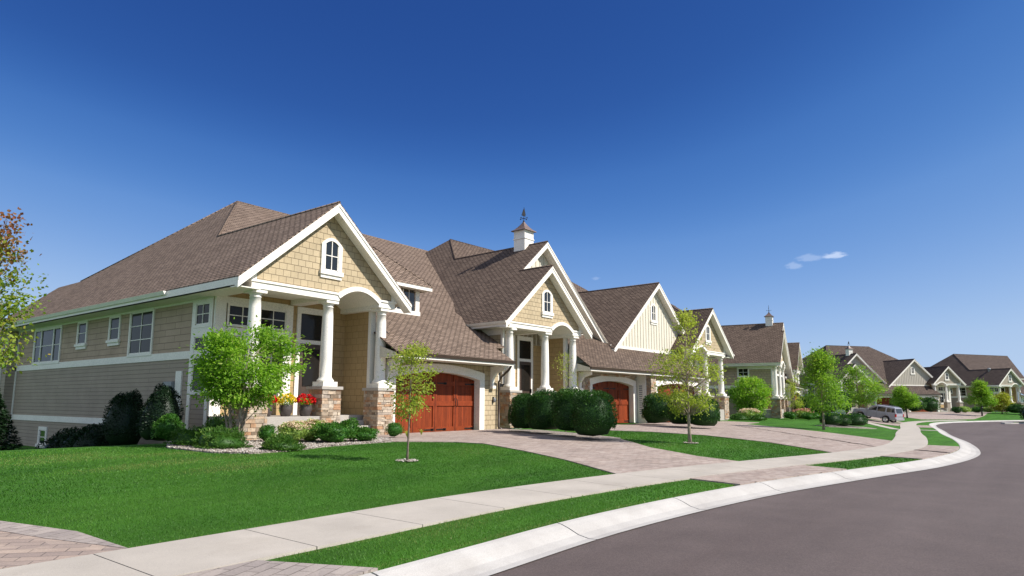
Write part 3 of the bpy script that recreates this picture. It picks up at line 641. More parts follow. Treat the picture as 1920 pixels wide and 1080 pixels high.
def garage_door(R, x0, x1, y, zs, rise, hinges=True):
    """Carriage door of cedar planks under a segmental arch, recessed behind white trim."""
    b = MB(); P = [(x0, y+.30, 0), (x1, y+.30, 0)]+[(x, y+.30, z) for x, z in arch(x0, x1, zs, rise)[::-1]]
    b.prism(P, (0, .06, 0), 'wood'); w = x1-x0
    rl = lambda a, c, za, zb: b.box(a, c, y+.262, y+.30, za, zb, 'woodrail')
    nb = 4 if w > 4 else 3; top = zs+rise*.4
    for i in range(nb+1):
        u = x0+w*i/nb; a = max(x0, u-.11); c = min(x1, u+.11); rl(a, c, .0, zs-.02 if i in (0, nb) else zs+rise*.75)
        if 0 < i < nb: b.box(u-.008, u+.008, y+.255, y+.262, .02, zs, 'black')
    for z, hh in ((0, .2), (1.05, .2), (1.88, .18)):
        for i in range(nb): rl(x0+w*i/nb+.11, x0+w*(i+1)/nb-.11, z, z+hh)
    o = b.build('garage_door', R)
    if hinges:
        for i in range(nb):
            for z in (.1, 1.97):
                h_ = MB(); u = x0+w*i/nb+(.1 if i % 2 == 0 else w/nb-.62); h_.box(u, u+.52, y+.245, y+.262, z-.025, z+.025, 'black'); h_.box(u+.4, u+.56, y+.245, y+.262, z-.045, z+.045, 'black'); h_.build('hinge', o)
        for i in range(1, nb, 2):
            for s in (-1, 1):
                u = x0+w*i/nb+s*.07; h_ = MB(); h_.tube([(u, y+.25, 1.02), (u, y+.2, 1.08), (u, y+.2, 1.3), (u, y+.25, 1.36)], .014, 'black', 6); h_.build('handle', o)
    # trim
    b = MB(); ai = arch(x0, x1, zs, rise); ao = arch(x0-.33, x1+.33, zs+.30, rise+.03)
    for k in range(len(ai)-1):
        b.prism([(ai[k][0], y-.05, ai[k][1]), (ai[k+1][0], y-.05, ai[k+1][1]), (ao[k+1][0], y-.05, ao[k+1][1]), (ao[k][0], y-.05, ao[k][1])], (0, .34, 0), 'white')
    b.box(x0-.33, x0, y-.05, y+.29, 0, zs+.02, 'white'); b.box(x1, x1+.33, y-.05, y+.29, 0, zs+.02, 'white')
    b.prism([(x0-.33, y-.05, zs+.02), (x0, y-.05, zs+.0), (x0-.33, y-.05, zs+.30)], (0, .3, 0), 'white'); b.prism([(x1, y-.05, zs), (x1+.33, y-.05, zs+.02), (x1+.33, y-.05, zs+.30)], (0, .3, 0), 'white')
    b.build('garage_trim', R)
def bracket(R, x, y, z):
    b = MB(); w = .075
    b.prism([(x-w, y-.78, z), (x-w, y, z), (x-w, y, z-.85), (x-w, y-.10, z-.85), (x-w, y-.12, z-.55), (x-w, y-.3, z-.3), (x-w, y-.78, z-.16)], (2*w, 0, 0), 'white')
    b.box(x-.11, x+.11, y-.18, y, z-.97, z-.85, 'white'); b.build('bracket', R)
def cupola(R, x, y, zr, sl, k=1.):
    b = MB(); w = .42
    b.box(x-w, x+w, y-w, y+w, zr-sl*w-.15, zr+.40, 'white'); b.box(x-w-.04, x+w+.04, y-w-.04, y+w+.04, zr+.34, zr+.40, 'white')
    b.box(x-w+.02, x+w-.02, y-w+.02, y+w-.02, zr+.40, zr+.86, 'white')
    for sx in (-1, 1):
        for sy in (-1, 1):
            xa, xb_ = sorted((x+sx*w, x+sx*(w-.06))); ya, yb_ = sorted((y+sy*w, y+sy*(w-.06))); b.box(xa, xb_, ya, yb_, zr+.40, zr+.86, 'white')
    b.box(x-w-.02, x+w+.02, y-w-.02, y+w+.02, zr+.82, zr+.88, 'white')
    o = b.build('cupola', R)
    r = MB(); pr = [(.56, .86), (.55, .90), (.40, 1.0), (.25, 1.16), (.12, 1.34), (.03, 1.5)]
    V = []
    for q, z in pr: V += [(x-q, y-q, zr+z), (x+q, y-q, zr+z), (x+q, y+q, zr+z), (x-q, y+q, zr+z)]
    r.mesh(V, [(a*4+i, a*4+(i+1) % 4, a*4+4+(i+1) % 4, a*4+4+i) for a in range(len(pr)-1) for i in range(4)]+[(3, 2, 1, 0), (20, 21, 22, 23)], 'copper'); r.build('cupola_roof', o)
    v = MB(); z = zr+1.5
    v.tube([(x, y, z-.05), (x, y, z+.75)], .016, 'black', 6); v.lathe(x, y, [(0, z-.03), (.05, z), (.06, z+.03), (.04, z+.07), (0, z+.09)], 'black', 10)
    for a in (0, math.pi/2):
        c_, s_ = math.cos(a), math.sin(a); v.tube([(x-.26*c_, y-.26*s_, z+.20), (x+.26*c_, y+.26*s_, z+.20)], .013, 'black', 5)
        for e in (-1, 1): v.lathe(x+e*.26*c_, y+e*.26*s_, [(0, z+.15), (.045, z+.20), (0, z+.25)], 'black', 6)
    v.prism([(x-.15, y, z+.36), (x+.15, y, z+.36), (x+.20, y, z+.42), (x-.20, y, z+.42)], (0, .03, 0), 'black')
    v.prism([(x+.02, y, z+.42), (x+.19, y, z+.45), (x+.03, y, z+.92)], (0, .02, 0), 'black'); v.prism([(x-.02, y, z+.42), (x-.16, y, z+.45), (x-.01, y, z+.80)], (0, .02, 0), 'black')
    w_ = v.build('weathervane', o)
    if k != 1:
        T_ = Matrix.Translation((x, y, zr)) @ Matrix.Scale(k, 4) @ Matrix.Translation((-x, -y, -zr))
        for q in [o]+list(o.children): q.data.transform(T_)
def side_wall(R, x, y0, y1, sg, wins, det=True):
    """Long side wall facing -x (sg=1): lap siding below, shakes above, white bands."""
    b = MB(); d = .12
    lo, hi = (x, x+d) if sg > 0 else (x-d, x)
    b.box(lo, hi, y0, y1, -2.0, 2.62, 'lap'); b.box(lo, hi, y0, y1, 2.62, 4.66, 'shake_dark'); b.build('wall', R)
    t = MB(); e = .03; a, c = (x-e, x) if sg > 0 else (x, x+e)
    t.box(a, c, y0, y1, 2.60, 2.86, 'white'); t.box(a, c, y0+3., y1, .28, .52, 'white'); t.box(a, c, y0, y1, 4.50, 4.66, 'white')
    t.box(a, c, y1-.14, y1, -2, 4.5, 'white')
    t.build('wall_trim', R)
    for (yc, w, za, zb, cols, rows, sill, split) in wins: window(R, 'x', (x-.002 if sg > 0 else x, yc), w, za, zb, cols, rows, 0, sill, .1, split=split, glass='glass_side')
def side_eave(R, x, y0, y1, sg, gut0):
    b = MB(); a = x-sg*.004; y0 += .06
    b.box(min(a, a+sg*.05), max(a, a+sg*.05), y0, y1, EZ-.30, EZ-.05, 'white')
    b.box(min(a, a+sg*.85), max(a, a+sg*.85), y0+.1, y1, EZ-.30, EZ-.27, 'white')
    b.build('eave_board', R)
    g = MB(); g.prism([(a-sg*.12, gut0, EZ-.05), (a, gut0, EZ-.05), (a, gut0, EZ-.17), (a-sg*.06, gut0, EZ-.17)], (0, y1-gut0, 0), 'white'); g.build('gutter', R)
def garage_eave(R, x0, x1, y, z, wall_y, deep=True):
    b = MB(); b.box(x0, x1, y, y+.05, z-.24, z-.055, 'white'); b.box(x0+.02, x1-.02, y-.03, y, z-.235, z-.19, 'white')
    b.poly([(x0, y+.05, z-.22), (x1, y+.05, z-.22), (x1, wall_y, z-.22), (x0, wall_y, z-.22)], 'white')
    b.poly([(x0+.001, y+.05, z-.22), (x0+.001, wall_y, z-.22), (x0+.001, wall_y, z+.25), (x0+.001, y+.05, z-.06)], RK[2])
    b.build('eave_board', R)
    g = MB(); g.prism([(x0-.03, y-.13, z-.02), (x0-.03, y, z-.02), (x0-.03, y, z-.14), (x0-.03, y-.09, z-.14)], (x1-x0+.06, 0, 0), 'bronze'); g.build('gutter', R)
SF1 = .60
def house_left(name, loc, rz, label, det=True, nwin=True):
    """Detached unit: porch gable on the left, garage on the right, hipped main roof."""
    R = empty(name, loc, rz); tag(R, label, 'house', 'houses along the street')
    porch(R, 0, 1, det)
    lf = lambda x, y: EZ+SL*(x+HALF)
    ff = lambda x, y: 3.03+SF1*(y+.75)
    yr = (APX-3.03)/SF1-.75; YR = 13.6; ZR = ff(0, YR); xr = (ZR-EZ)/SL-HALF
    b = MB()
    roofpoly(b, [(-HALF, -.38), (0, -.38), (0, yr), (xr, YR), (-.9, 18.9), (-.9, 21.8), (-HALF, 21.8)], lf)
    roofpoly(b, [(0, -.38), (HALF, -.38), (HALF, (EZ-3.03)/SF1-.75), (0, yr)], lambda x, y: APX-SL*x)
    roofpoly(b, [(2.45, -.75), (9.4, -.75), (9.4, .3), (10.34, .5), (10.34, 3.6), (20, YR), (xr, YR), (0, yr), (2.64, 3.7), (2.64, .5), (2.45, .5)], ff)
    roofpoly(b, [(xr, YR), (20, YR), (20, 21.8), (-.9, 21.8), (-.9, 18.9)], lambda x, y: ZR-.86*(y-YR))
    b.build('roof', R)
    def cap(p, q):
        rc = MB(); rc.tube([Vector(p), Vector(q)], .045, RK[0], 6); rc.build('ridge_cap', R)
    cap((0, -.38, APX), (0, yr, APX)); cap((0, yr, APX), (xr, YR, ZR)); cap((xr, YR, ZR), (20, YR, ZR)); cap((xr, YR, ZR), (-.9, 18.9, lf(-.9, 0)))
    side_eave(R, -HALF, -.35, 21.8, 1, 4.0)
    wins = [(7.35, 1.75, 2.92, 4.48, 2, 3, False, ()), (9.65, .82, 3.55, 4.45, 1, 2, True, ()), (12.8, .82, 3.55, 4.45, 1, 2, True, ()), (16.7, 3.1, 2.92, 4.42, 1, 2, False, ((-.75, .09), (.75, .09))),
            (2.93, .86, 3.70, 4.40, 2, 2, False, ()), (2.93, .86, 1.5, 3.30, 1, 2, False, ())] if nwin else [(2.93, .86, 3.70, 4.40, 2, 2, False, ()), (2.93, .86, 1.5, 3.30, 1, 2, False, ()), (7.3, 1.75, 2.92, 4.48, 2, 3, False, ())]
    side_wall(R, -2.75, 2.3, 20.6, 1, wins, det)
    t = MB()
    t.box(-2.79, -2.75, 2.3, 2.46, 0, 4.5, 'white'); t.box(-2.785, -2.75, 3.42, 3.62, 0.0, 4.5, 'white'); t.box(-2.785, -2.75, 2.46, 3.42, 3.34, 3.60, 'white'); t.box(-2.785, -2.75, 2.46, 3.42, 0.0, .30, 'white')
    t.build('corner_board', R)
    if nwin: window(R, 'x', (-2.752, 16.2), .72, -.72, -.1, 1, 2, 0, True, .14)
    # rear bay with tall windows
    b = MB(); b.box(-3.15, -2.75, 20.6, 24.2, -2, 4.6, 'lap'); b.build('rear_wall', R)
    window(R, 'x', (-3.152, 22.6), 2.4, -.4, 3.6, 2, 2, 0, False, .14)
    # garage front
    b = MB(); yw = .26
    b.box(2.6, 3.02, yw, yw+.2, -.3, 3.0, RK[1]); b.box(8.58, 9.6, yw, yw+.2, -.3, 3.0, RK[1])
    ao = arch(3.05, 8.55, 2.45, .28)
    P = [(3.02, yw+.02, 3.0)]+[(x, yw+.02, z-.03) for x, z in ao]+[(8.58, yw+.02, 3.0)]; b.poly(P, RK[1])
    b.box(9.45, 9.6, yw+.2, 3., -.3, 3.0, RK[1]); b.build('garage_wall', R)
    garage_door(R, 3.35, 8.25, yw, 2.15, .26)
    garage_eave(R, 2.45, 9.4, -.75, 3.03, yw)
    bracket(R, 2.95, yw, 2.78); bracket(R, 9.1, yw, 2.78)
    s = MB(); P = [(9.32, -.72, 2.86), (9.32, -.55, 2.62), (9.45, -.05, 2.35), (9.5, .16, 2.1), (9.5, .16, .12), (9.5, -.05, .03)]
    s.tube(P, .05, 'bronze', 8); s.build('downspout', R)
    l = MB(); l.box(9.18, 9.28, yw-.02, yw, 1.2, 1.45, 'black'); l.lathe(9.23, yw-.08, [(0, 1.2), (.05, 1.22), (.06, 1.36), (.02, 1.42), (0, 1.43)], 'greymetal', 10); l.build('wall_lamp', R)
    # shed dormer with its window
    dr = MB(); x0, x1, y0 = 3.65, 6.75, 2.6; zb = ff(0, y0); zt = 6.28; e0, e1, ey, cxd = x0-.35, x1+.35, y0-.55, (x0+x1)/2
    dr.box(x0, x1, y0, y0+.12, zb-.1, zt, 'shake_dark'); dr.box(x1-.1, x1, y0+.12, y0+2, zb-.1, zt, 'shake_dark'); dr.box(x0, x0+.1, y0+.12, y0+2, zb-.1, zt, 'shake_dark')
    D = dr.build('dormer', R)
    r = MB(); hp = .92; hk = (e1-e0)/2; ye = lambda z: (z-3.03)/SF1-.75; zp = zt+hp*hk
    roofpoly(r, [(e0, ey), (e1, ey), (cxd, ey+hk)], lambda x, y: zt+hp*(y-ey))
    roofpoly(r, [(e1, ey), (e1, ye(zt)), (cxd, ye(zp)), (cxd, ey+hk)], lambda x, y: zt+hp*(e1-x))
    roofpoly(r, [(e0, ey), (e0, ye(zt)), (cxd, ye(zp)), (cxd, ey+hk)], lambda x, y: zt+hp*(x-e0))
    r.box(e0, e1, ey+.02, ey+.06, zt-.2, zt-.03, 'white'); r.box(e0, e1, ey+.06, y0, zt-.17, zt-.14, 'white'); r.box(e1-.06, e1-.02, ey+.06, y0+1.2, zt-.2, zt-.03, 'white')
    r.tube([(e1, ey, zt), (cxd, ey+hk, zp)], .04, 'roof', 5); r.tube([(cxd, ey+hk, zp), (cxd, ye(zp), zp)], .04, 'roof', 5); r.build('dormer_roof', D)
    wb = MB()
    wb.box(x0, x1+.06, y0-.10, y0, zb-.10, zb+.12, 'white'); wb.box(x1-.2, x1+.04, y0-.06, y0, zb+.12, zt-.2, 'white')
    for i in range(3):
        xa = x1-.2-.72*(i+1); wb.box(xa, xa+.66, y0-.03, y0-.005, zb+.12, zt-.2, 'glass'); wb.box(xa-.06, xa, y0-.05, y0, zb+.12, zt-.2, 'white'); wb.box(xa+.315, xa+.345, y0-.045, y0-.03, zb+.12, zt-.2, 'white')
    wb.build('dormer_window', D)
    if not det:
        v = MB(); v.lathe(-.35, 3.4, [(.2, 7.4), (.2, 7.85), (.3, 7.9), (.26, 8.05), (.12, 8.15), (0, 8.17)], 'greymetal', 14); v.build('roof_vent', R)
    # electric meter on the side wall
    if det:
        e = MB(); e.box(-2.90, -2.755, 4.5, 5.1, .85, 1.85, 'greymetal'); e.box(-2.80, -2.75, 4.05, 4.45, .5, 2.2, 'white'); e.lathe(-2.9, 4.8, [(0, 1.5), (.1, 1.52), (.1, 1.6), (0, 1.62)], 'greymetal', 10); e.build('electric_meter', R)
    return R
SF2 = .72
def twin(name, loc, rz, label, D=19.2, det=True, xb=13.5, zb=9.15, lw=(7.3,), xg=2.25, cy=1.7, yg=1.65, ck=.94):
    """Twin house: porch gables at both ends, two garages, cupola gable and board-and-batten gable."""
    R = empty(name, loc, rz); tag(R, label, 'house', 'houses along the street')
    porch(R, 0, 1, det); porch(R, D, -1, det)
    lf = lambda x, y: EZ+SL*(x+HALF); rf = lambda x, y: EZ+SL*(D+HALF-x)
    ff = lambda x, y: 3.03+SF2*(y+.75); yof = lambda z: (z-3.03)/SF2-.75
    yr = yof(APX); ZR = min(12.2, 4.87+SL*(D/2+HALF)-.3); YR = yof(ZR); xr = (ZR-EZ)/SL-HALF
    zg = lf(xg, 0); gr = 6.0
    b = MB(); yb = YR+8
    roofpoly(b, [(-HALF, -.38), (0, -.38), (0, yg), (xg, yg), (xg, yof(zg)), (xr, YR), (xr-3.5, YR+4.5), (-HALF, YR+6)], lf)
    roofpoly(b, [(0, -.38), (HALF, -.38), (HALF, 2.0), (0, 2.0)], lambda x, y: APX-SL*x)
    roofpoly(b, [(xg, yg), (xg+gr, yg), (xg+gr, yof(zg-SL*gr)), (xg, yof(zg))], lambda x, y: zg-SL*(x-xg))
    roofpoly(b, [(2.7, -.75), (D-2.45, -.75), (D-2.45, .4), (D-2.64, .4), (D-2.64, yof(APX-SL*2.64)), (D, yr), (D-xr, YR), (xr, YR), (xg, yof(zg)), (2.7, 2.6)], ff)
    roofpoly(b, [(D+HALF, -.38), (D, -.38), (D, yr), (D-xr, YR), (D-xr+3.5, YR+4.5), (D+HALF, YR+6)], rf)
    roofpoly(b, [(D, -.38), (D-HALF, -.38), (D-HALF, yof(EZ)), (D, yr)], lambda x, y: APX-SL*(D-x))
    roofpoly(b, [(xr, YR), (D-xr, YR), (D-xr+3.5, YR+4.5), (D-xr+3.5, yb), (xr-3.5, yb), (xr-3.5, YR+4.5)], lambda x, y: ZR-.7*(y-YR))
    sb = .82; hb = 5.8; y2 = .85
    roofpoly(b, [(xb-hb, y2), (xb, y2), (xb, yof(zb)), (xb-hb, yof(zb-sb*hb))], lambda x, y: zb-sb*(xb-x))
    roofpoly(b, [(xb+hb*.7, y2), (xb, y2), (xb, yof(zb)), (xb+hb*.7, yof(zb-sb*hb*.7))], lambda x, y: zb-sb*(x-xb))
    b.build('roof', R)
    def cap(p, q):
        rc = MB(); rc.tube([Vector(p), Vector(q)], .045, RK[0], 6); rc.build('ridge_cap', R)
    cap((0, -.38, APX), (0, yg+.1, APX)); cap((xg, yg, zg), (xg, yof(zg), zg)); cap((xg, yof(zg), zg), (xr, YR, ZR)); cap((xr, YR, ZR), (D-xr, YR, ZR)); cap((xb, y2, zb), (xb, yof(zb), zb)); cap((D, -.38, APX), (D, yr, APX))
    rakes(R, xg, gr, zg, SL, yg, xin={-1: 2.9, 1: gr}, back=.53); rakes(R, xb, hb, zb, sb, y2, xin={-1: hb, 1: 4.0})
    # cupola gable and board-and-batten gable walls
    for (cx, za, s_, y, hl, hr, zf) in ((xg, zg, SL, yg+.55, 2.6, gr-.3, 4.2), (xb, zb, sb, y2+.42, hb-.2, 4.2, 4.2)):
        w = MB(); rk = lambda x: za-s_*abs(x-cx)-.1
        w.poly([(cx-hl, y, zf), (cx+hr, y, zf), (cx+hr, y, max(zf, rk(cx+hr))), (cx, y, rk(cx)), (cx-hl, y, max(zf, rk(cx-hl)))], RK[2])
        u = cx-hl+.1
        while u < cx+hr:
            if rk(u)-.08 > zf+.05: w.box(u-.025, u+.025, y-.03, y, zf, rk(u)-.06, RK[2])
            u += .36
        w.box(cx-hl, cx+hr, y-.05, y, ff(0, y)-.02, ff(0, y)+.14, 'white')
        w.build('gable_wall', R)
        if cx == xb: window(R, 'y', (xb-.15, y), .52, zb-2.55, zb-1.65, 2, 2, .14, True, .15)
    cupola(R, xg, yg+cy, zg, SL, ck)
    # side walls
    wn_ = [(2.93, .86, 3.70, 4.40, 2, 2, False, ()), (2.93, .86, 1.5, 3.30, 1, 2, False, ())]+[(y, 1.75, 2.92, 4.48, 2, 3, False, ()) for y in lw]
    side_wall(R, -2.75, 2.3, YR+5, 1, wn_, det); side_wall(R, D+2.75, 2.3, YR+5, -1, [], det)
    side_eave(R, -HALF, -.35, YR+5.5, 1, -.4); side_eave(R, D+HALF, -.35, YR+5.5, -1, -.4)
    # upper side wall above the neighbouring garage roof, with its corner boards
    t = MB(); t.box(-2.80, -2.72, .55, 2.5, 2.5, 4.6, RK[1]); t.box(-2.84, -2.68, .42, .55, 2.0, 4.6, 'white'); t.box(-2.85, -2.80, .55, 2.5, 4.3, 4.62, 'white'); t.build('corner_board', R)
    # garages
    yw, yv = .36, -.45; gx1 = D-9.75
    g0 = 4.5; g1 = gx1-.55
    b = MB(); b.box(2.6, g0-.35, yw, yw+.2, -.4, 3.0, RK[1])
    ao = arch(g0-.3, g1+.3, 2.45, .26); b.poly([(g0-.33, yw+.02, 3.0)]+[(x, yw+.02, z-.03) for x, z in ao]+[(g1+.33, yw+.02, 3.0)], RK[1])
    hx0, hx1 = gx1+.95, D-3.1
    if hx1-hx0 < 2: hx1 = hx0+2
    b.box(hx1+.33, D-2.45, yv, yv+.2, -.4, 3.0, RK[1])
    ao = arch(hx0-.3, hx1+.3, 2.45, .26); b.poly([(hx0-.33, yv+.02, 3.0)]+[(x, yv+.02, z-.03) for x, z in ao]+[(hx1+.33, yv+.02, 3.0)], RK[1])
    b.box(gx1-.1, gx1, yv+.2, yw+.3, -.4, 3.0, 'white'); b.box(D-2.6, D-2.45, yv+.2, 2.3, -.4, 3., RK[1]); b.build('garage_wall', R)
    garage_door(R, g0, g1, yw, 2.15, .24, det); garage_door(R, hx0, hx1, yv, 2.15, .24, det)
    stone_block(R, 3.45, g0-.36, yw-.12, yw+.2, -.3, 2.45, 'stone_pier', det); stone_block(R, gx1, hx0-.35, yv-.12, yv+.25, -.3, 2.75, 'stone_pier', det)
    sf = stone_block(R, g0-.36, g1+.36, yw-.06, yw+.01, 2.64, 2.80, 'stone_frieze', det)
    s = MB(); s.box(gx1-.14, gx1-.1, yv+.3, yw-.1, .35, 2.3, 'white')
    for i in range(14):
        z = .5+i*.125; s.box(gx1-.16, gx1-.14, yv+.4, yw-.2, z, z+.07, 'greymetal')
    s.build('shutter', R)
    garage_eave(R, 2.7, D-2.45, -.75, 3.03, yw)
    bracket(R, 3.3, yw, 2.78); bracket(R, D-2.9, yv, 2.78)
    return R
GZ = .42
h_1 = house_left('house', (13.72, 18.2, GZ), 0, 'nearest tan house, its long shaded side wall facing left and arched porch with flower pots')
RK[0] = 'roof_mid'
h_2 = twin('house', (26.85, 18.2, GZ+.06), rad(-3.2), 'twin house next to the nearest one, with a white cupola above the yew row')
h_3 = twin('house', (63.6, 16.9, GZ), rad(8), 'twin house seen edge on, its row of white columns behind the bright bush', D=13.4, det=True, xb=9.4, zb=8.4, xg=1.0, cy=1.25, yg=-.25, ck=.74)
RK[:] = ['roof_far', 'shake_far', 'cream_far']
h_4 = twin('house', (122.4, 20.9, GZ), rad(-38.3), 'far twin house behind the silver car, cupola above its left gable', D=19.4, det=False)
h_5 = house_left('house', (151.8, .2, GZ), rad(-34), 'farthest house at the right edge, broad dark roof beyond the road end', det=False)

# ------------------------------------------------------------------ plants
def leaf_quads(C_, L, Wd, upb=.35, spread=None):
    """Diamond leaves at centres C_ (n,3)."""
    n = len(C_); d = rng.normal(size=(n, 3)); d[:, 2] = d[:, 2]*.7
    if spread is not None: d = d*.55+spread
    d /= np.linalg.norm(d, axis=1)[:, None]+1e-9
    r = rng.normal(size=(n, 3)); r[:, 2] += upb*3
    s_ = np.cross(d, r); s_ /= np.linalg.norm(s_, axis=1)[:, None]+1e-9
    nn = np.cross(s_, d)
    L = L*rng.uniform(.7, 1.25, n)[:, None]; w = Wd*rng.uniform(.75, 1.2, n)[:, None]
    V = np.stack([C_-d*L/2, C_+s_*w/2+nn*L*.08, C_+d*L/2, C_-s_*w/2+nn*L*.08], 1).reshape(-1, 3)
    return V, np.arange(4*n).reshape(n, 4)
def rnd_smooth(P, k, seed):
    r = np.random.default_rng(seed); v = np.zeros(len(P))
    for _ in range(5):
        w = r.normal(size=3)*k; v += np.sin(P@w+r.uniform(0, 6.28))
    return v/2.2
def tree(name, x, y, hgt_, cr_, cb, ncl, per, leaf, mat_, bark, tr, label, group=None, shape='oval', cat='tree', spr=.28, lean=(0, 0), stems=1, gap=-.55, elong=1.9, seed=1, off=(0, 0), trunk_low=None, fpow=.9):
    zb = h1(x, y); R = empty(name, (x, y, zb)); tag(R, label, cat, group)
    r = np.random.default_rng(seed); rs = random.Random(seed)
    def env(f):      # crown radius at height fraction
        if shape == 'oval': return math.sin(math.pi*min(1, max(0, (f*.92+.08)))**.8)**.75
        if shape == 'vase': return (.45+.75*f)*(1-max(0, f-.55)**1.5*2.6)
        if shape == 'pyr': return max(.06, (1-f)**.75)*min(1, .55+f*4)
        return math.sin(math.pi*(f*.85+.12))
    cl = []; tries = 0
    while len(cl) < ncl and tries < ncl*30:
        tries += 1; f = rs.random()**fpow; a = rs.uniform(0, 6.283); q = math.sqrt(rs.uniform(.04, 1)); rr = cr_*max(.03, env(f))*q
        p = np.array([off[0]*f+lean[0]*f+rr*math.cos(a), off[1]*f+lean[1]*f+rr*math.sin(a), cb+(hgt_-cb)*f])
        if rnd_smooth(p[None], 2.1/cr_, seed+5)[0] < gap+rs.uniform(-.35, .35): continue
        cl.append(p)
    cl = np.array(cl)
    # trunk and limbs
    b = MB(); tops = []
    for s in range(stems):
        if stems == 1:
            pts = [(lean[0]*f*.6+.03*math.sin(f*5+seed)*cr_*.3, lean[1]*f*.6+.02*cr_*math.cos(f*4+seed), f*hgt_*.94-(.1 if f == 0 else 0)) for f in (0, .12, .25, .4, .55, .7, .85, 1)]
        else:
            a = 6.283*s/stems+.4; k = cr_*.42*rs.uniform(.5, 1.1)
            pts = [(math.cos(a)*(.10+k*f**.85), math.sin(a)*(.10+k*f**.85), f*hgt_*.8-(.1 if f == 0 else 0)) for f in (0, .12, .25, .4, .55, .7, .85, 1)]
        b.tube(pts, [tr*(1.25 if i == 0 else 1)*(1-.86*f) for i, f in enumerate((0, .12, .25, .4, .55, .7, .85, 1))], bark, 8); tops.append(np.array(pts))
    for p in cl:
        best = None
        T_ = tops[rs.randrange(len(tops))] if stems > 1 else tops[0]
        rad_ = math.hypot(p[0], p[1]); zt = max(cb*.9 if trunk_low is None else trunk_low, p[2]-rad_*rs.uniform(.55, 1.1)); zt = min(zt, hgt_*.9)
        q = np.array([np.interp(zt, T_[:, 2], T_[:, i]) for i in range(2)]+[zt]); mid = (q+p)/2+np.array([0, 0, -.06*rad_])+r.normal(size=3)*.04*cr_
        w = max(.0035, tr*.30*(1-zt/hgt_*.7)); b.tube([q, mid, p], [w, w*.65, w*.25], bark, 4)
    b.build('trunk', R)
    n = len(cl)*per; ci = np.repeat(np.arange(len(cl)), per); sg = cr_*spr*rng.uniform(.6, 1.2, len(cl))[ci]
    C_ = cl[ci]+rng.normal(size=(n, 3))*np.array([1, 1, .62])*sg[:, None]
    out = C_-np.array([0, 0, cb+(hgt_-cb)*.4]); out /= np.linalg.norm(out, axis=1)[:, None]+1e-9; out[:, 2] -= .25
    V, Fs = leaf_quads(C_, leaf, leaf/elong, .4, out*.8)
    rn = np.clip(rng.uniform(0, .62, len(cl))[ci]+rng.normal(size=n)*.17+.15*(C_[:, 2]-cb)/(hgt_-cb)+.08, 0, 1)
    mats = mat_ if isinstance(mat_, list) else [mat_]; mi = None
    if len(mats) > 1: mi = ((C_[:, 2]-cb)/(hgt_-cb)+rng.normal(size=n)*.13 > .72).astype(int)
    fastmesh('crown', V, Fs, mats, rn, mi, R)
    return R
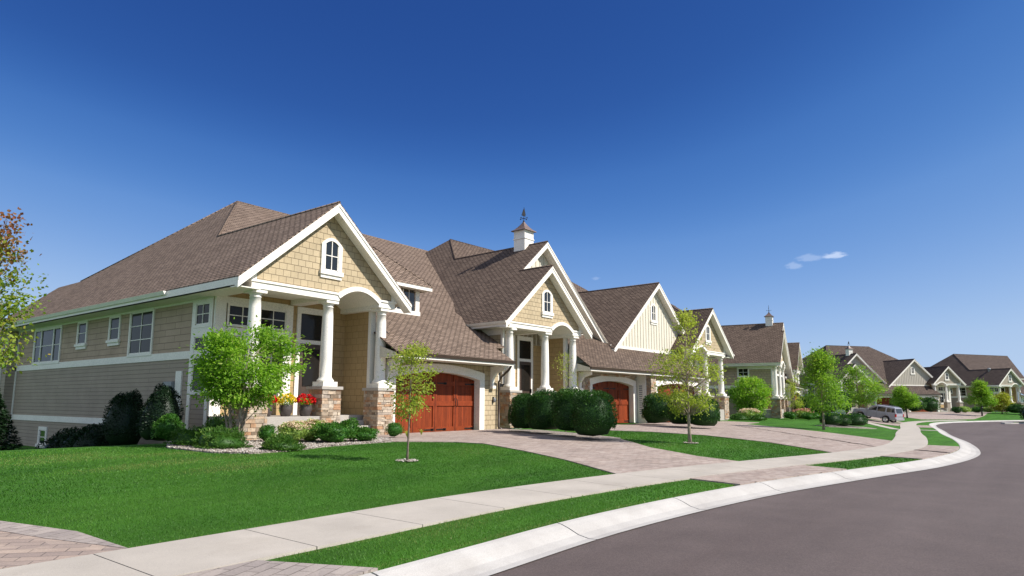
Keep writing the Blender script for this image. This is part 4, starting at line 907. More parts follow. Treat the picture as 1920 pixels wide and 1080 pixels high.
def shrub(name, x, y, rx, ry, hh, n, leaf, mat_, label, group=None, cat='shrub', elong=1.8, lump=.12, seed=1, shape='ball', core=True, flower=None, z=None, parent=None, fl_n=60, spread=.9):
    zb = (h1(x, y) if z is None else z); r = np.random.default_rng(seed)
    if parent is None: R = empty(name, (x, y, zb)); tag(R, label, cat, group)
    else: R = parent
    d = r.normal(size=(n, 3)); d /= np.linalg.norm(d, axis=1)[:, None]; d[:, 2] = np.where(d[:, 2] < -.55, -d[:, 2], d[:, 2])
    rad_ = 1+lump*rnd_smooth(d, 3.2, seed)+lump*.5*rnd_smooth(d, 8, seed+1)
    sc = np.where(r.random(n) < .75, r.uniform(.86, 1.03, n), r.uniform(.6, .9, n))*rad_
    P = d*sc[:, None]
    def sh(P):
        Q = P.copy()
        if shape == 'cone': zz = np.clip((Q[:, 2]+1)/2, 0, 1.1); k = 1.25-.45*zz**2; hr = np.sqrt(np.clip(Q[:, 0]**2+Q[:, 1]**2, 1e-6, None)); hn = np.clip(hr, .001, None)**np.where(zz < .5, .45, .85); Q[:, 0] *= hn/hr*k*.85; Q[:, 1] *= hn/hr*k*.85
        if shape == 'bush': hr = np.sqrt(np.clip(Q[:, 0]**2+Q[:, 1]**2, 1e-6, None)); hn = hr**np.where(Q[:, 2] < 0, .35, .8); Q[:, 0] *= hn/hr; Q[:, 1] *= hn/hr
        if shape == 'mound': Q[:, 2] = np.where(Q[:, 2] < 0, Q[:, 2]*.25, Q[:, 2]); return Q*np.array([rx, ry, hh*.8])+np.array([0, 0, hh*.2])
        return Q*np.array([rx, ry, hh/2])+np.array([0, 0, hh/2])
    C_ = sh(P); sp = d*spread; sp[:, 2] += .25
    V, Fs = leaf_quads(C_, leaf, leaf/elong, .2, sp)
    rn = np.clip(.38+.24*rnd_smooth(d, 5, seed+2)+r.normal(size=n)*.2, 0, 1)
    if core:
        m = 10; k = 16; th = np.linspace(0, math.pi, m); ph = np.linspace(0, 2*math.pi, k, endpoint=False)
        cv = np.array([[math.sin(t_)*math.cos(p_), math.sin(t_)*math.sin(p_), math.cos(t_)] for t_ in th for p_ in ph])
        cv = sh(cv*(.80*(1+lump*rnd_smooth(cv, 3.2, seed)))[:, None]); b0 = len(V)
        cf = np.array([[a*k+i, a*k+(i+1) % k, (a+1)*k+(i+1) % k, (a+1)*k+i] for a in range(m-1) for i in range(k)])+b0
        V = np.concatenate([V, cv]); Fs = np.concatenate([Fs, cf]); rn = np.concatenate([rn, np.full(len(cf), .02)])
    o = fastmesh('foliage', V, Fs, [mat_], rn, None, R)
    if flower:
        m = fl_n; a = r.uniform(0, 6.283, m); q = np.sqrt(r.random(m))*.95
        cc = np.stack([rx*q*np.cos(a), ry*q*np.sin(a), hh*(.62+.42*np.sqrt(np.clip(1-q*q, 0, 1)))+r.normal(size=m)*.03], 1)
        ci = np.repeat(np.arange(m), 26); fr = flower[1]
        FC = cc[ci]+r.normal(size=(m*26, 3))*np.array([fr, fr, fr*.35])
        V2, F2 = leaf_quads(FC, fr*.8, fr*.7, 1.5); fastmesh('blossoms', V2, F2, [flower[0]], r.random(len(F2)), None, R)
    return R
def tuftplant(name, x, y, hh, n, mat_, label, group=None, cat='grass tuft'):
    zb = h1(x, y)+.03; R = empty(name, (x, y, zb)); tag(R, label, cat, group)
    b = MB()
    for i in range(n):
        a = random.uniform(0, 6.283); l = hh*random.uniform(.6, 1.1); o_ = random.uniform(.1, .75)*l; c, s = math.cos(a), math.sin(a); w = .006
        b.mesh([(-s*w, c*w, 0), (s*w, -c*w, 0), (c*o_*.5-s*w, s*o_*.5+c*w, l*.65), (c*o_*.5+s*w, s*o_*.5-c*w, l*.65), (c*o_, s*o_, l*.85)], [(0, 1, 3, 2), (2, 3, 4)], mat_)
    b.build('foliage', R)

# trees
tree('ornamental_tree', 9.66, 16.55, 3.25, 1.55, 1.15, 125, 120, .10, 'lf_bright', 'bark_pale', .034, 'bushy bright green tree with several pale stems before the porch', stems=6, shape='vase', spr=.125, gap=.05, seed=3, off=(.25, -.1), lean=(.2, -.2), trunk_low=.55)
tree('young_tree', 10.42, 10.82, 2.6, .56, 1.0, 75, 34, .07, 'lf_lime', 'bark', .026, 'thin young pear tree with sparse yellow-green leaves on the front lawn', shape='vase', spr=.20, gap=-.8, seed=8, lean=(.1, -.05))
tree('young_tree', 21.12, 8.6, 4.4, 1.1, 1.05, 150, 40, .085, 'lf_lime', 'bark_pale', .062, 'open yellow-green tree with slender trunk on the lawn strip between the driveways', shape='oval', spr=.15, gap=-.1, seed=12, lean=(-.15, .1))
tree('young_tree', 39.84, 8.51, 4.35, 1.4, 1.1, 120, 75, .12, 'lf_mid', 'bark_pale', .07, 'full mid-green tree with pale trunk beside the clipped hedge balls', shape='pyr', spr=.2, gap=-.55, seed=21)
tree('young_tree', 83.5, 14.0, 5.9, 2.3, 1.7, 90, 75, .2, 'lf_mid', 'bark', .10, 'rounded green tree behind the bonnet of the silver car', shape='oval', spr=.2, gap=-.6, seed=22)
tree('young_tree', 93.39, 10.45, 3.95, 1.45, 1.3, 100, 90, .17, 'lf_mid', 'bark_dark', .09, 'small round tree on the grass before the far twin garages', shape='oval', spr=.2, gap=-.6, seed=23)
tree('young_tree', 112.99, 3.58, 4.7, 1.75, 1.4, 110, 90, .2, 'lf_mid', 'bark_dark', .10, 'green tree on the farthest lawn, left of a yellow bush', shape='pyr', spr=.2, gap=-.6, seed=24)
tree('young_tree', 60.5, 15.1, 3.9, .75, 1.0, 60, 30, .11, 'lf_lime', 'bark_dark', .04, 'thin half bare sapling beside the row of distant white columns', shape='oval', spr=.25, gap=-.9, seed=25)
tree('young_tree', 22.9, 14.6, 3.15, .62, 1.3, 46, 12, .07, 'lf_lime', 'bark_pale', .022, 'nearly bare sapling rising behind the yew row against a white column', shape='vase', spr=.25, gap=-.9, seed=26)
tree('maple_tree', 2.74, 11.30, 3.85, .70, 1.80, 100, 52, .058, ['lf_autumn', 'lf_red'], 'bark', .06, 'maple at the left edge, green below with reddish leaves on top', shape='pyr', spr=.2, gap=-.5, fpow=1.7, seed=31, elong=1.4, lean=(.12, -.15))
tree('bright_bush_tree', 57.6, 18.0, 3.3, 1.75, .3, 130, 110, .15, 'lf_bright', 'bark_pale', .06, 'wide bright green bush tree at the corner of the edge-on twin house', shape='vase', spr=.17, gap=-.9, stems=5, seed=33, trunk_low=.2)
tree('yellow_tree', 124.0, 1.5, 3.0, 1.5, .5, 90, 90, .2, 'lf_yel', 'bark', .07, 'small yellow turning tree before the farthest porch', shape='oval', spr=.2, gap=-.9, seed=34)
# spruce at the left edge, behind the lawn crest
def conifer(x, y, hh, rr, label):
    zb = h1(x, y); R = empty('spruce_tree', (x, y, zb)); tag(R, label, 'tree')
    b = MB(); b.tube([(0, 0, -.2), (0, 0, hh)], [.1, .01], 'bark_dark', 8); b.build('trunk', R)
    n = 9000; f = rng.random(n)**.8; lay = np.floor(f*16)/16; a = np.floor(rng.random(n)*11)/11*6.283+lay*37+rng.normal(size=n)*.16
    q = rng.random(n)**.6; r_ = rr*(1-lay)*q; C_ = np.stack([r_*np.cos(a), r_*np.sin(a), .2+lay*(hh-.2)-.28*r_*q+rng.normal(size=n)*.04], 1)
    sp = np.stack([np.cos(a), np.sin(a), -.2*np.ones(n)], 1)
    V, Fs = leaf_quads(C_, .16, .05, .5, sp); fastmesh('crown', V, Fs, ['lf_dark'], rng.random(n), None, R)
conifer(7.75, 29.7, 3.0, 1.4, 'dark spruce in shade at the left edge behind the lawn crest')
# evergreens along the shaded wall
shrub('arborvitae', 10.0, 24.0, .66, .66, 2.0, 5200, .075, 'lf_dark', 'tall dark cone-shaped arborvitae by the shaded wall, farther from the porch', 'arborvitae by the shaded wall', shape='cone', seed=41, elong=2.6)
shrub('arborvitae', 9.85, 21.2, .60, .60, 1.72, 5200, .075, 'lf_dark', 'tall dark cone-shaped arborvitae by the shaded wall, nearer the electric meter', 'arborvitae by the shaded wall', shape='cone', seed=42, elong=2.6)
shrub('shrub', 9.6, 20.1, .42, .42, .85, 1800, .065, 'lf_box', 'leafy green shrub at the foot of the nearer arborvitae', seed=43)
for i, (x, y, rr, lb) in enumerate(((10.0, 28.9, .9, 'far left'), (10.0, 27.2, .9, 'middle'), (9.7, 25.6, .8, 'right'))):
    shrub('spreading_yew', x, y, rr, rr, 1.05, 2600, .09, 'lf_dark', {'far left': 'low dark spreading yew right of the basement window', 'middle': 'middle low dark spreading yew along the shaded wall', 'right': 'low dark spreading yew touching the farther arborvitae'}[lb], 'spreading yews along the shaded wall', shape='mound', seed=44+i)
# juniper, balls and perennials of the porch bed
for i, (x, y, rx, hh, lb) in enumerate(((8.95, 17.5, .62, .52, 'pale-tipped juniper at the left end of the porch bed'), (9.05, 16.1, .62, .5, 'dark juniper in front of the many-stemmed tree'), (10.0, 17.9, .6, .72, 'juniper against the porch corner behind the many-stemmed tree'), (9.88, 14.75, .52, .36, 'flat juniper at the gravel edge before the sedum'))):
    shrub('juniper', x, y, rx, rx*.85, hh, 2600, .085, 'lf_jun', lb, 'junipers of the porch bed', shape='mound', seed=50+i, elong=4.2, lump=.2)
shrub('boxwood_ball', 11.1, 17.35, .27, .27, .52, 1500, .035, 'lf_box', 'clipped boxwood ball right of the pale stems', seed=55)
shrub('boxwood_ball', 15.3, 16.5, .29, .29, .52, 1600, .035, 'lf_box', 'clipped boxwood ball before the right stone pier', seed=56)
shrub('sedum_plant', 11.35, 16.45, .42, .38, .58, 1300, .075, 'lf_sed', 'sedum with cream flower heads, left of its pair under the porch', 'sedums', seed=57, core=True, flower=('fl_sed', .05), fl_n=60, elong=1.5)
shrub('sedum_plant', 12.1, 16.6, .48, .42, .62, 1500, .075, 'lf_sed', 'sedum with cream flower heads next to the green hydrangea', 'sedums', seed=58, core=True, flower=('fl_sed', .05), fl_n=70, elong=1.5)
shrub('hydrangea', 12.3, 15.85, .62, .5, .62, 2800, .06, 'lf_box', 'spreading green shrub before the middle stone pier', seed=59, lump=.2)
shrub('hydrangea', 12.9, 15.95, .40, .4, .66, 1800, .06, 'lf_box', 'taller rounded shrub left of the porch steps', seed=60, lump=.15)
shrub('hydrangea', 13.3, 15.62, .40, .36, .46, 1500, .06, 'lf_box', 'low green shrub at the right tip of the gravel bed', seed=61, lump=.2)
tuftplant('grass_tuft', 15.55, 16.15, .28, 60, 'lf_lime', 'yellow-green grass tuft touching the boxwood ball by the pier')
tuftplant('grass_tuft', 16.9, 16.85, .24, 50, 'lf_lime', 'small grass tuft in front of the first garage door')
# rounded yew rows
yl = ('rounded yew at the porch end of the front row', 'second rounded yew of the front row from the porch', 'third rounded yew of the front row from the porch', 'rounded yew nearest the lawn in the front row')
for i, (x, y, rr, hh) in enumerate(((21.65, 15.75, .68, 1.55), (21.15, 14.45, .78, 1.66), (20.5, 12.85, .74, 1.78), (19.75, 11.5, .80, 1.72))):
    shrub('yew_bush', x, y, rr, rr, hh, 8500, .062, 'lf_yew', yl[i], 'rounded yews in front of the second porch', shape='bush', seed=70+i, elong=2.4, lump=.07)
yl = ('dark rounded yew against the third garage door', 'middle dark yew behind the slender lawn tree', 'dark yew nearest the street by the third porch')
for i, (x, y, rr, hh) in enumerate(((34.0, 15.6, .95, 1.75), (32.6, 13.6, .95, 1.75), (31.9, 12.3, .82, 1.6))):
    shrub('yew_bush', x, y, rr, rr, hh, 5200, .08, 'lf_yew', yl[i], 'rounded yews before the third porch', shape='bush', seed=76+i, elong=2.2, lump=.09)
# beds farther down the street
shrub('sedum_plant', 52.4, 16.5, 1.1, .7, .8, 1500, .12, 'lf_sed', 'broad sedum with cream heads before the bright bush tree', 'sedums', seed=80, flower=('fl_sed', .09), fl_n=60)
shrub('low_mound', 50.4, 16.6, .75, .7, .5, 1200, .09, 'lf_jun', 'low green mound at the drive edge left of the broad sedum', seed=81, shape='mound')
shrub('low_mound', 51.2, 15.5, .7, .6, .45, 1200, .09, 'lf_jun', 'low green mound right in front of the broad sedum', seed=82, shape='mound')
shrub('sedum_plant', 63.5, 15.2, .9, .8, .85, 1200, .13, 'lf_sed', 'pink flowering sedum near the half bare sapling', 'sedums', seed=83, flower=('fl_pink', .1), fl_n=50)
for i, (x, y, rr, lb) in enumerate(((58.7, 15.1, .55, 'small round shrub left of the half bare sapling'), (60.9, 14.2, .6, 'small round shrub right of the half bare sapling'), (64.0, 14.3, .6, 'small round shrub before the pink sedum'))):
    shrub('round_shrub', x, y, rr, rr, .65, 900, .09, 'lf_box', lb, seed=84+i)
hl = ('big dark hedge bush behind the full green tree', 'tall dark hedge bush right of the full green tree', 'dark hedge bush touching the front of the silver car')
for i, (x, y, rr, hh) in enumerate(((66.5, 15.2, 1.5, 2.3), (70.0, 14.6, 1.5, 2.3), (74.0, 14.4, 1.3, 2.5))):
    shrub('hedge_bush', x, y, rr, rr, hh, 2600, .14, 'lf_yew', hl[i], 'dark hedge bushes before the far twin', shape='bush', seed=90+i, lump=.1)
hl = ('clipped round hedge ball nearest the full green tree', 'clipped hedge ball in front of the utility box', 'clipped hedge ball at the right end by the car')
for i, (x, y, rr, hh) in enumerate(((47.9, 9.75, .75, .95), (49.4, 9.35, .62, .85), (51.3, 8.95, .95, .95))):
    shrub('hedge_ball', x, y, rr, rr*.9, hh, 2400, .07, 'lf_yew', hl[i], 'hedge balls round the utility boxes', shape='bush', seed=94+i, lump=.06)
drape('gravel_bed', [(46.6, 9.6), (48.5, 8.2), (51.5, 7.6), (53.2, 8.6), (52.8, 9.9), (50.0, 10.6), (47.2, 10.6)], 'gravel', .03, 'pale gravel under the clipped hedge balls', 'gravel bed', .5)
hl = ('dark bush at the left side of the far garage bed', 'dark bush in the middle of the far garage bed', 'dark bush by the right far garage jamb')
for i, (x, y) in enumerate(((110.5, 13.2), (112.5, 11.5), (114.8, 9.9))):
    shrub('hedge_bush', x, y, 1.4, 1.4, 2.3, 1300, .18, 'lf_yew', hl[i], 'bushes before the far garages', seed=98+i, lump=.1)
for i, (x, y, rr, m_, lb) in enumerate(((121.0, 6.0, .9, 'lf_sed', 'pale mound at the far lawn edge near the drive'), (123.5, 4.6, .9, 'lf_box', 'green mound between pale ones on the far lawn'), (125.5, 3.2, .9, 'lf_sed', 'pale mound left of the green far tree'), (118.5, 6.8, .8, 'lf_yew', 'dark mound by the far twin porch'))):
    shrub('low_mound', x, y, rr, rr, .95, 500, .16, m_, lb, seed=101+i)
shrub('hedge_bush', 123.0, -.4, 1.5, 1.4, 1.6, 1400, .16, 'lf_yew', 'dark rounded bush below the farthest porch', seed=106)
shrub('hedge_bush', 92.6, -1.6, 1.2, 1.2, 2.1, 2600, .12, 'lf_dark', 'dark bush at the right edge beyond the road', seed=107, z=-.4)
# flower pots on the porch floor
def pot(x, y, mat_fl, label):
    zf = GZ+.72; R = empty('flower_pot', (x, y, zf)); tag(R, label, 'flower pot', 'flower pots on the porch')
    b = MB(); b.lathe(0, 0, [(0, 0), (.12, 0), (.15, .02), (.20, .16), (.215, .26), (.195, .33), (.205, .36), (.185, .37), (.17, .34), (0, .33)], 'pot', 24); b.build('pot', R)
    P = rng.normal(size=(500, 3)); P /= np.linalg.norm(P, axis=1)[:, None]; P *= rng.uniform(.5, 1, 500)[:, None]; P = P*np.array([.25, .25, .16])+np.array([0, 0, .46])
    V, Fs = leaf_quads(P, .06, .03, .3); fastmesh('foliage', V, Fs, ['lf_bright'], rng.random(500), None, R)
    m = 95; d = rng.normal(size=(m, 3)); d[:, 2] = np.abs(d[:, 2])*.9-.1; d /= np.linalg.norm(d, axis=1)[:, None]; c = d*np.array([.30, .30, .24])+np.array([0, 0, .47])
    ci = np.repeat(np.arange(m), 14); C_ = c[ci]+rng.normal(size=(m*14, 3))*.018
    V, Fs = leaf_quads(C_, .042, .034, .2, d[ci]); fastmesh('blossoms', V, Fs, [mat_fl], rng.random(len(Fs)), None, R)
pot(11.9, 18.72, 'fl_red', 'dark pot of red flowers half hidden behind the leaves, left of the yellow one')
pot(12.55, 18.62, 'fl_yel', 'dark pot full of yellow flowers')
pot(13.2, 18.5, 'fl_red', 'dark pot of red flowers beside the middle stone pier')
# small rocks at tree bases
def ring(x, y, r_, label):
    n = 130; a = rng.random(n)*6.283; q = np.sqrt(rng.random(n))*r_; X_ = x+q*np.cos(a); Y_ = y+q*np.sin(a); pebbles('pebbles', X_, Y_, .022, label)
def pebbles(name, X_, Y_, sz, label):
    n = len(X_); Z_ = hgt(X_, Y_)+.035; s_ = sz*rng.uniform(.5, 1.5, n)[:, None, None]
    O = np.array([(1, 0, 0), (0, 1, 0), (-1, 0, 0), (0, -1, 0), (0, 0, .6), (0, 0, -.38)]); O = O[None]*s_*rng.uniform(.7, 1.3, (n, 1, 3))
    a = rng.random(n)*6.28; c, s = np.cos(a)[:, None], np.sin(a)[:, None]; O = np.stack([O[:, :, 0]*c-O[:, :, 1]*s, O[:, :, 0]*s+O[:, :, 1]*c, O[:, :, 2]], -1)
    V = (O+np.stack([X_, Y_, Z_], 1)[:, None]).reshape(-1, 3); T_ = np.array([(0, 1, 4), (1, 2, 4), (2, 3, 4), (3, 0, 4), (1, 0, 5), (2, 1, 5), (3, 2, 5), (0, 3, 5)])
    Fs = (np.arange(n)[:, None, None]*6+T_[None]).reshape(-1, 3)
    tag(fastmesh(name, V, Fs, ['pebble'], np.repeat(rng.random(n), 8)), label, 'pebbles', kind='stuff')
q = 26000; X_ = rng.uniform(8, 15, q); Y_ = rng.uniform(14.2, 20, q); k = inpoly(X_, Y_, BED)
pebbles('pebbles', X_[k][:9000], Y_[k][:9000], .032, 'loose pale pebbles of the porch bed')
ring(10.42, 10.82, .26, 'ring of dark pebbles round the thin young tree'); ring(21.12, 8.6, .26, 'ring of pebbles round the slender lawn tree')

# ------------------------------------------------------------------ grass blades on the near lawns
def grass(x0, x1, y0, y1, dens, hb, wb, keep):
    n = int((x1-x0)*(y1-y0)*dens); X_ = rng.uniform(x0, x1, n); Y_ = rng.uniform(y0, y1, n)
    k = keep(X_, Y_); return X_[k], Y_[k], np.full(k.sum(), hb), np.full(k.sum(), wb)
PAV = [D1, D2, BED, [(-9, 6.85), (-4, 7.0), (1.2, 7.0), koff(3.1, 2.36), (2.92, 8.0), (2.6, 9.0), (1.2, 13), (-2, 18), (-9, 18)]]
def ongrass(X_, Y_):
    k = np.ones(X_.shape, bool)
    for P in PAV: k &= ~inpoly(X_, Y_, P)
    t, _, _ = sdist(X_, Y_); k &= (t > .03) & ~((t > 1.07) & (t < 2.38))
    st = t < 1.1; k &= ~(st & ((X_ < 3.75) | ((X_ > 12.25) & (X_ < 16.6)) | (X_ > 21.3)))
    return k
parts = [grass(1.5, 9, 4.4, 10.5, 2600, .026, .0042, ongrass), grass(9, 16, 2.5, 10.5, 900, .028, .008, ongrass), grass(1.0, 16, 10.5, 18.5, 800, .028, .009, ongrass), grass(16, 27, 1.5, 15, 420, .030, .013, ongrass)]
X_, Y_, Hb, Wb = [np.concatenate(p) for p in zip(*parts)]; n = len(X_); Z_ = hgt(X_, Y_)-.006
a = rng.random(n)*6.283; l = rng.random(n)*6.283; hh = Hb*rng.uniform(.55, 1.25, n); bend = hh*rng.uniform(.2, .9, n)
V = np.stack([np.stack([X_-np.cos(a)*Wb, Y_-np.sin(a)*Wb, Z_], 1), np.stack([X_+np.cos(a)*Wb, Y_+np.sin(a)*Wb, Z_], 1), np.stack([X_+np.cos(l)*bend, Y_+np.sin(l)*bend, Z_+hh], 1)], 1).reshape(-1, 3)
pt = np.stack([X_, Y_, Z_*0], 1); rn = np.clip(.42+.24*rnd_smooth(pt, .9, 3)+.24*rnd_smooth(pt*np.array([.22, 1.5, 1]), 2.4, 4)+rng.normal(size=n)*.12, 0, 1)
te = sdist(X_, Y_)[0]; dry = ((np.abs(te-2.42) < .10) | (np.abs(te-1.02) < .06) | (np.abs(te-.08) < .07)) & (rng.random(n) < .55)
rn = np.where(dry, 1., rn)
tag(fastmesh('grass', V, np.arange(3*n).reshape(n, 3), ['grass'], rn), 'short mown grass blades of the near lawns', 'grass', kind='stuff')

# ------------------------------------------------------------------ parked car, utility boxes, corner kerb
def car(x, y, heading, pitch, label):
    R = empty('parked_car', (x, y, h1(x, y)+.03)); R.scale = (.90, .90, .90); R.rotation_euler = (0, -pitch, heading); tag(R, label, 'car')   # +x is forward, y=0 the centreline, origin under the rear axle
    hw = .90; wb_ = 2.68; rw = .375
    def arc(cx, r_): return [(cx+r_*math.cos(t_), rw+r_*math.sin(t_)) for t_ in np.linspace(math.pi, 0, 9)]
    prof = [(-.98, .45), (-.46, .42)]+arc(0, .46)[1:-1]+[(.46, .40), (wb_-.46, .40)]+arc(wb_, .46)[1:-1]+[(wb_+.46, .42), (3.42, .42), (3.52, .62), (3.50, .88), (3.40, 1.0), (2.25, 1.12), (-.95, 1.10), (-1.02, .95)]
    b = MB(); n = len(prof)
    lay = [(-hw+.06, 1.0), (-hw, .995), (hw, .995), (hw-.06, 1.0)]
    prev_ = None
    for s in (-1, 1):
        P = [(px_, s*hw*(1 if z < .98 else .955), z) for px_, z in prof]; b.poly(P if s < 0 else P[::-1], 'carpaint')
    for i in range(n):
        j = (i+1) % n; p, q = prof[i], prof[j]; w1 = hw*(1 if p[1] < .98 else .955); w2 = hw*(1 if q[1] < .98 else .955)
        b.poly([(p[0], -w1, p[1]), (p[0], w1, p[1]), (q[0], w2, q[1]), (q[0], -w2, q[1])], 'carpaint')
    # cabin
    lo, hi = [(-.98, 1.08), (2.22, 1.10)], [(-.72, 1.70), (1.30, 1.72)]
    y0, y1 = .86, .70
    A = [(-1.0, 1.09), (2.25, 1.11), (1.42, 1.66), (1.22, 1.73), (-.62, 1.72), (-.82, 1.66)]
    for s in (-1, 1):
        P = [(u, s*(y0-(z-1.09)*.25), z) for u, z in A]; b.poly(P if s < 0 else P[::-1], 'carpaint')
    for i in range(1, 6):
        p, q = A[i], A[(i+1) % 6]; w1, w2 = y0-(p[1]-1.09)*.25, y0-(q[1]-1.09)*.25
        b.poly([(p[0], -w1, p[1]), (p[0], w1, p[1]), (q[0], w2, q[1]), (q[0], -w2, q[1])], 'carpaint')
    B = b.build('body', R)
    f = lambda u, z, s: (u, s*(y0-(z-1.09)*.25+.006), z)
    wins = [[(1.98, 1.15), (1.02, 1.15), (1.02, 1.60), (1.32, 1.60)], [(.94, 1.15), (.12, 1.15), (.12, 1.60), (.94, 1.60)], [(-.02, 1.17), (-.86, 1.20), (-.74, 1.58), (-.02, 1.60)]]
    for s in (-1, 1):
        for wq in wins:
            w = MB(); w.poly([f(u, z, s) for u, z in wq], 'glass'); w.build('window', R)
        for (d0, d1) in ((.98, 1.98), (.06, .98)):
            d = MB(); y_ = s*(hw+.004)
            d.poly([(d0+.01, y_, .50), (d1-.01, y_, .50), (d1-.01, y_, .97), (d0+.01, y_, .97)], 'carpaint')
            for u in (d0, d1): d.box(u-.008, u+.008, min(y_, y_+s*.003), max(y_, y_+s*.003), .48, .98, 'black')
            dd = d.build('door', R); hd = MB(); hd.box(d0+.06, d0+.22, min(y_, y_+s*.04), max(y_, y_+s*.04), .86, .90, 'cartrim'); hd.build('handle', dd)
        m = MB(); m.box(1.82, 1.95, min(s*.88, s*1.06), max(s*.88, s*1.06), 1.10, 1.26, 'carpaint'); m.build('mirror', R)
        for (cx_, nm) in ((0, 'rear'), (wb_, 'front')):
            m = MB(); N = 28
            ys = s*.70, s*.915
            def cyl(mm, r0_, r1_, ya, yb, k):
                V = [(cx_+r_*math.cos(2*math.pi*i/N), yy, rw+r_*math.sin(2*math.pi*i/N)) for (r_, yy) in ((r0_, ya), (r1_, yb)) for i in range(N)]
                mm.mesh(V, [(i, (i+1) % N, N+(i+1) % N, N+i) for i in range(N)], k)
            cyl(m, .30, rw, ys[0], ys[0], 'rubber'); cyl(m, rw, rw, ys[0], ys[1], 'rubber'); cyl(m, rw, .25, ys[1], ys[1]+s*.006, 'rubber')
            T_ = m.build('wheel', R); r = MB(); cyl(r, .255, .22, ys[1], ys[1]-s*.03, 'alloy'); cyl(r, .06, .001, ys[1], ys[1]+s*.0, 'alloy')
            for i in range(5):
                a = 2*math.pi*i/5; c, s2 = math.cos(a), math.sin(a); w = .045
                r.poly([(cx_-s2*w, ys[1]-s*.008, rw+c*w), (cx_+s2*w, ys[1]-s*.008, rw-c*w), (cx_+c*.24+s2*w*1.2, ys[1]-s*.012, rw+s2*.24-c*w*1.2), (cx_+c*.24-s2*w*1.2, ys[1]-s*.012, rw+s2*.24+c*w*1.2)], 'alloy')
            r.build('rim', T_)
            q = MB(); pts = arc(cx_, .50)
            q.tube([(u, s*(hw+.0), z) for u, z in pts], .05, 'cartrim', 6); q.build('fender_flare', R)
        t_ = MB(); ya, yb = sorted((s*.70, s*.905)); t_.box(-1.03, -.93, ya, yb, .78, 1.06, 'taillight'); t_.build('tail_light', R)
        t_ = MB(); ya, yb = sorted((s*.58, s*.90)); t_.box(3.40, 3.52, ya, yb, .74, .92, 'headlight'); t_.build('headlight', R)
        t_ = MB(); t_.tube([(-.6, s*.58, 1.74), (-.5, s*.58, 1.79), (1.0, s*.58, 1.80), (1.1, s*.58, 1.74)], .018, 'cartrim', 6); t_.build('roof_rail', R)
    t_ = MB(); t_.box(-1.12, -.96, -.88, .88, .42, .62, 'cartrim'); t_.box(3.42, 3.60, -.88, .88, .40, .60, 'cartrim'); t_.build('bumper', R)
    w = MB(); w.poly([(-.985, -.70, 1.14), (-.985, .70, 1.14), (-.845, .64, 1.62), (-.845, -.64, 1.62)], 'glass'); w.poly([(2.20, -.74, 1.16), (2.20, .74, 1.16), (1.46, .66, 1.64), (1.46, -.66, 1.64)], 'glass'); w.build('windscreen', R)
car(73.4, 9.75, rad(72), math.atan((h1(74.2, 12.1)-h1(73.4, 9.75))/2.4), 'silver SUV parked nose up on the paved drive, seen from its side')
drape('driveway', [(66.0, 8.05), (72.5, 8.75), (74.4, 9.0), (77.5, 10.6), (80, 13.5), (76, 14.0), (70.5, 12.4), (66.5, 9.0)], 'paver', .026, 'short sloping paver drive under the silver car', 'driveway')
def ubox(x, y, w, d, hh, rz, label):
    R = empty('utility_box', (x, y, h1(x, y)), rz); tag(R, label, 'utility box', 'utility boxes')
    b = MB(); b.box(-w/2, w/2, -d/2, d/2, -.1, hh*.86, 'boxgreen'); b.build('cabinet', R, .015)
    b = MB(); b.prism([(-w/2-.03, -d/2-.03, hh*.86), (-w/2-.03, d/2+.03, hh*.86), (-w/2-.03, d/2-.1, hh), (-w/2-.03, -d/2+.1, hh)], (w+.06, 0, 0), 'boxgreen'); b.build('lid', R)
    b = MB(); b.box(-w/2+.08, w/2-.08, -d/2-.012, -d/2-.002, .1, hh*.75, 'greymetal'); b.build('door', R)
ubox(52.9, 10.1, .85, .7, 1.12, rad(10), 'larger pale green utility box behind the hedge balls')
ubox(51.5, 10.3, .55, .5, .92, rad(10), 'smaller pale green utility box left of the larger one')
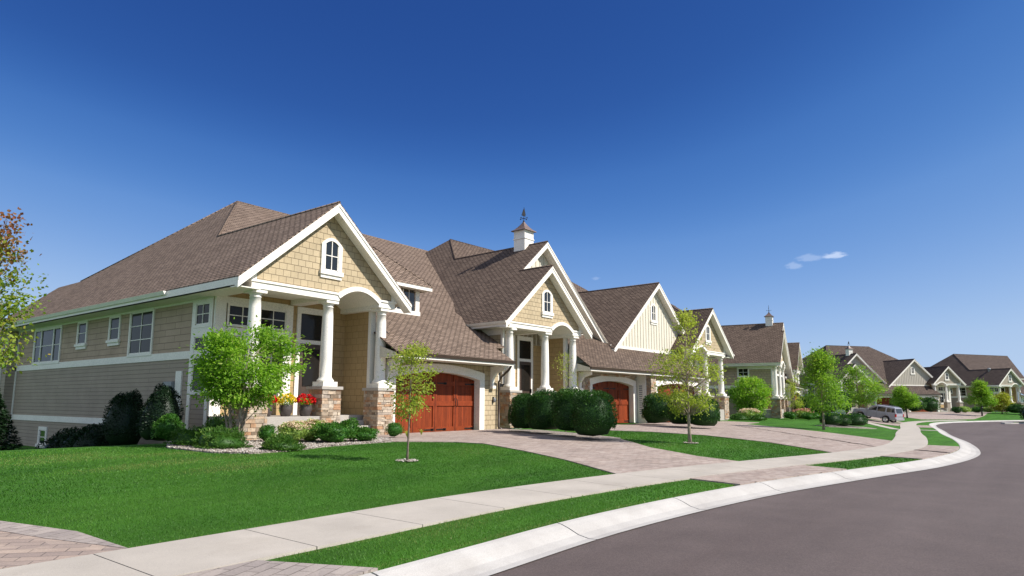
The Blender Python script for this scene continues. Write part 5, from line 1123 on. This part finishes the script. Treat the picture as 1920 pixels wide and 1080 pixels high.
P = [(88.3, 1.6), (90.3, .9), (92, -1), (92.5, -6), (96, -6), (96.5, 0), (91.5, 2.2), (89.2, 2.3)]
b = MB(); b.prism([(93.5-(93.5-x)*1.0, y, -.40) for x, y in [(89.0, .9), (89.6, .35), (91.2, -.38), (93, -3), (96, -8), (102, -12), (97, -3), (92.6, .6), (90.2, 1.3)]], (0, 0, .14), 'kerb'); tag(b.build('corner_kerb'), 'pale kerb corner at the right edge across the road', 'kerb', kind='structure')
b = MB(); b.prism([(x, y, -.38) for x, y in [(90.8, .1), (92, -.9), (93.6, -3.2), (96.6, -8), (101, -11), (96.5, -3.1), (92.6, .2)]], (0, 0, .16), 'lawn'); tag(b.build('corner_lawn'), 'grass corner at the right edge across the road', 'lawn', kind='structure')

# dark needle litter gathered along a paver joint
def litter(P, label):
    P = np.array(P); n = 420; k = rng.integers(0, len(P)-1, n); f = rng.random(n); Q = P[k]*(1-f[:, None])+P[k+1]*f[:, None]+rng.normal(size=(n, 2))*.05
    Q += (np.sin(Q[:, :1]*3.1)*.06); Z_ = hgt(Q[:, 0], Q[:, 1])+.028
    V, Fs = leaf_quads(np.stack([Q[:, 0], Q[:, 1], Z_], 1), .16, .07, 3.); V[:, 2] = np.repeat(Z_, 4)
    tag(fastmesh('leaf_litter', V, Fs, ['soil'], rng.random(n)), label, 'leaf litter', kind='stuff')
litter([(37.3, 12.4), (33.5, 9.7), (30.2, 7.4), (27.6, 5.4), (25.7, 3.95)], 'dark litter line across the long paver driveway')
litter([(24.9, 2.6), (24.6, 2.1), (24.3, 1.75)], 'dark litter line on the apron at the road bend')

P = [koff(x, .03) for x in np.linspace(64.5, 71, 5)]+[koff(x, 1.04) for x in np.linspace(71, 64.5, 5)]
drape('driveway_apron', P, 'paver', .022, 'small paver apron below the silver car', 'driveway')
P = [koff(x, .03) for x in (56.5, 58)]+[koff(x, 1.04) for x in (58, 56.5)]
drape('front_path', P, 'walk', .022, 'short walk crossing the grass verge before the bend', 'path')
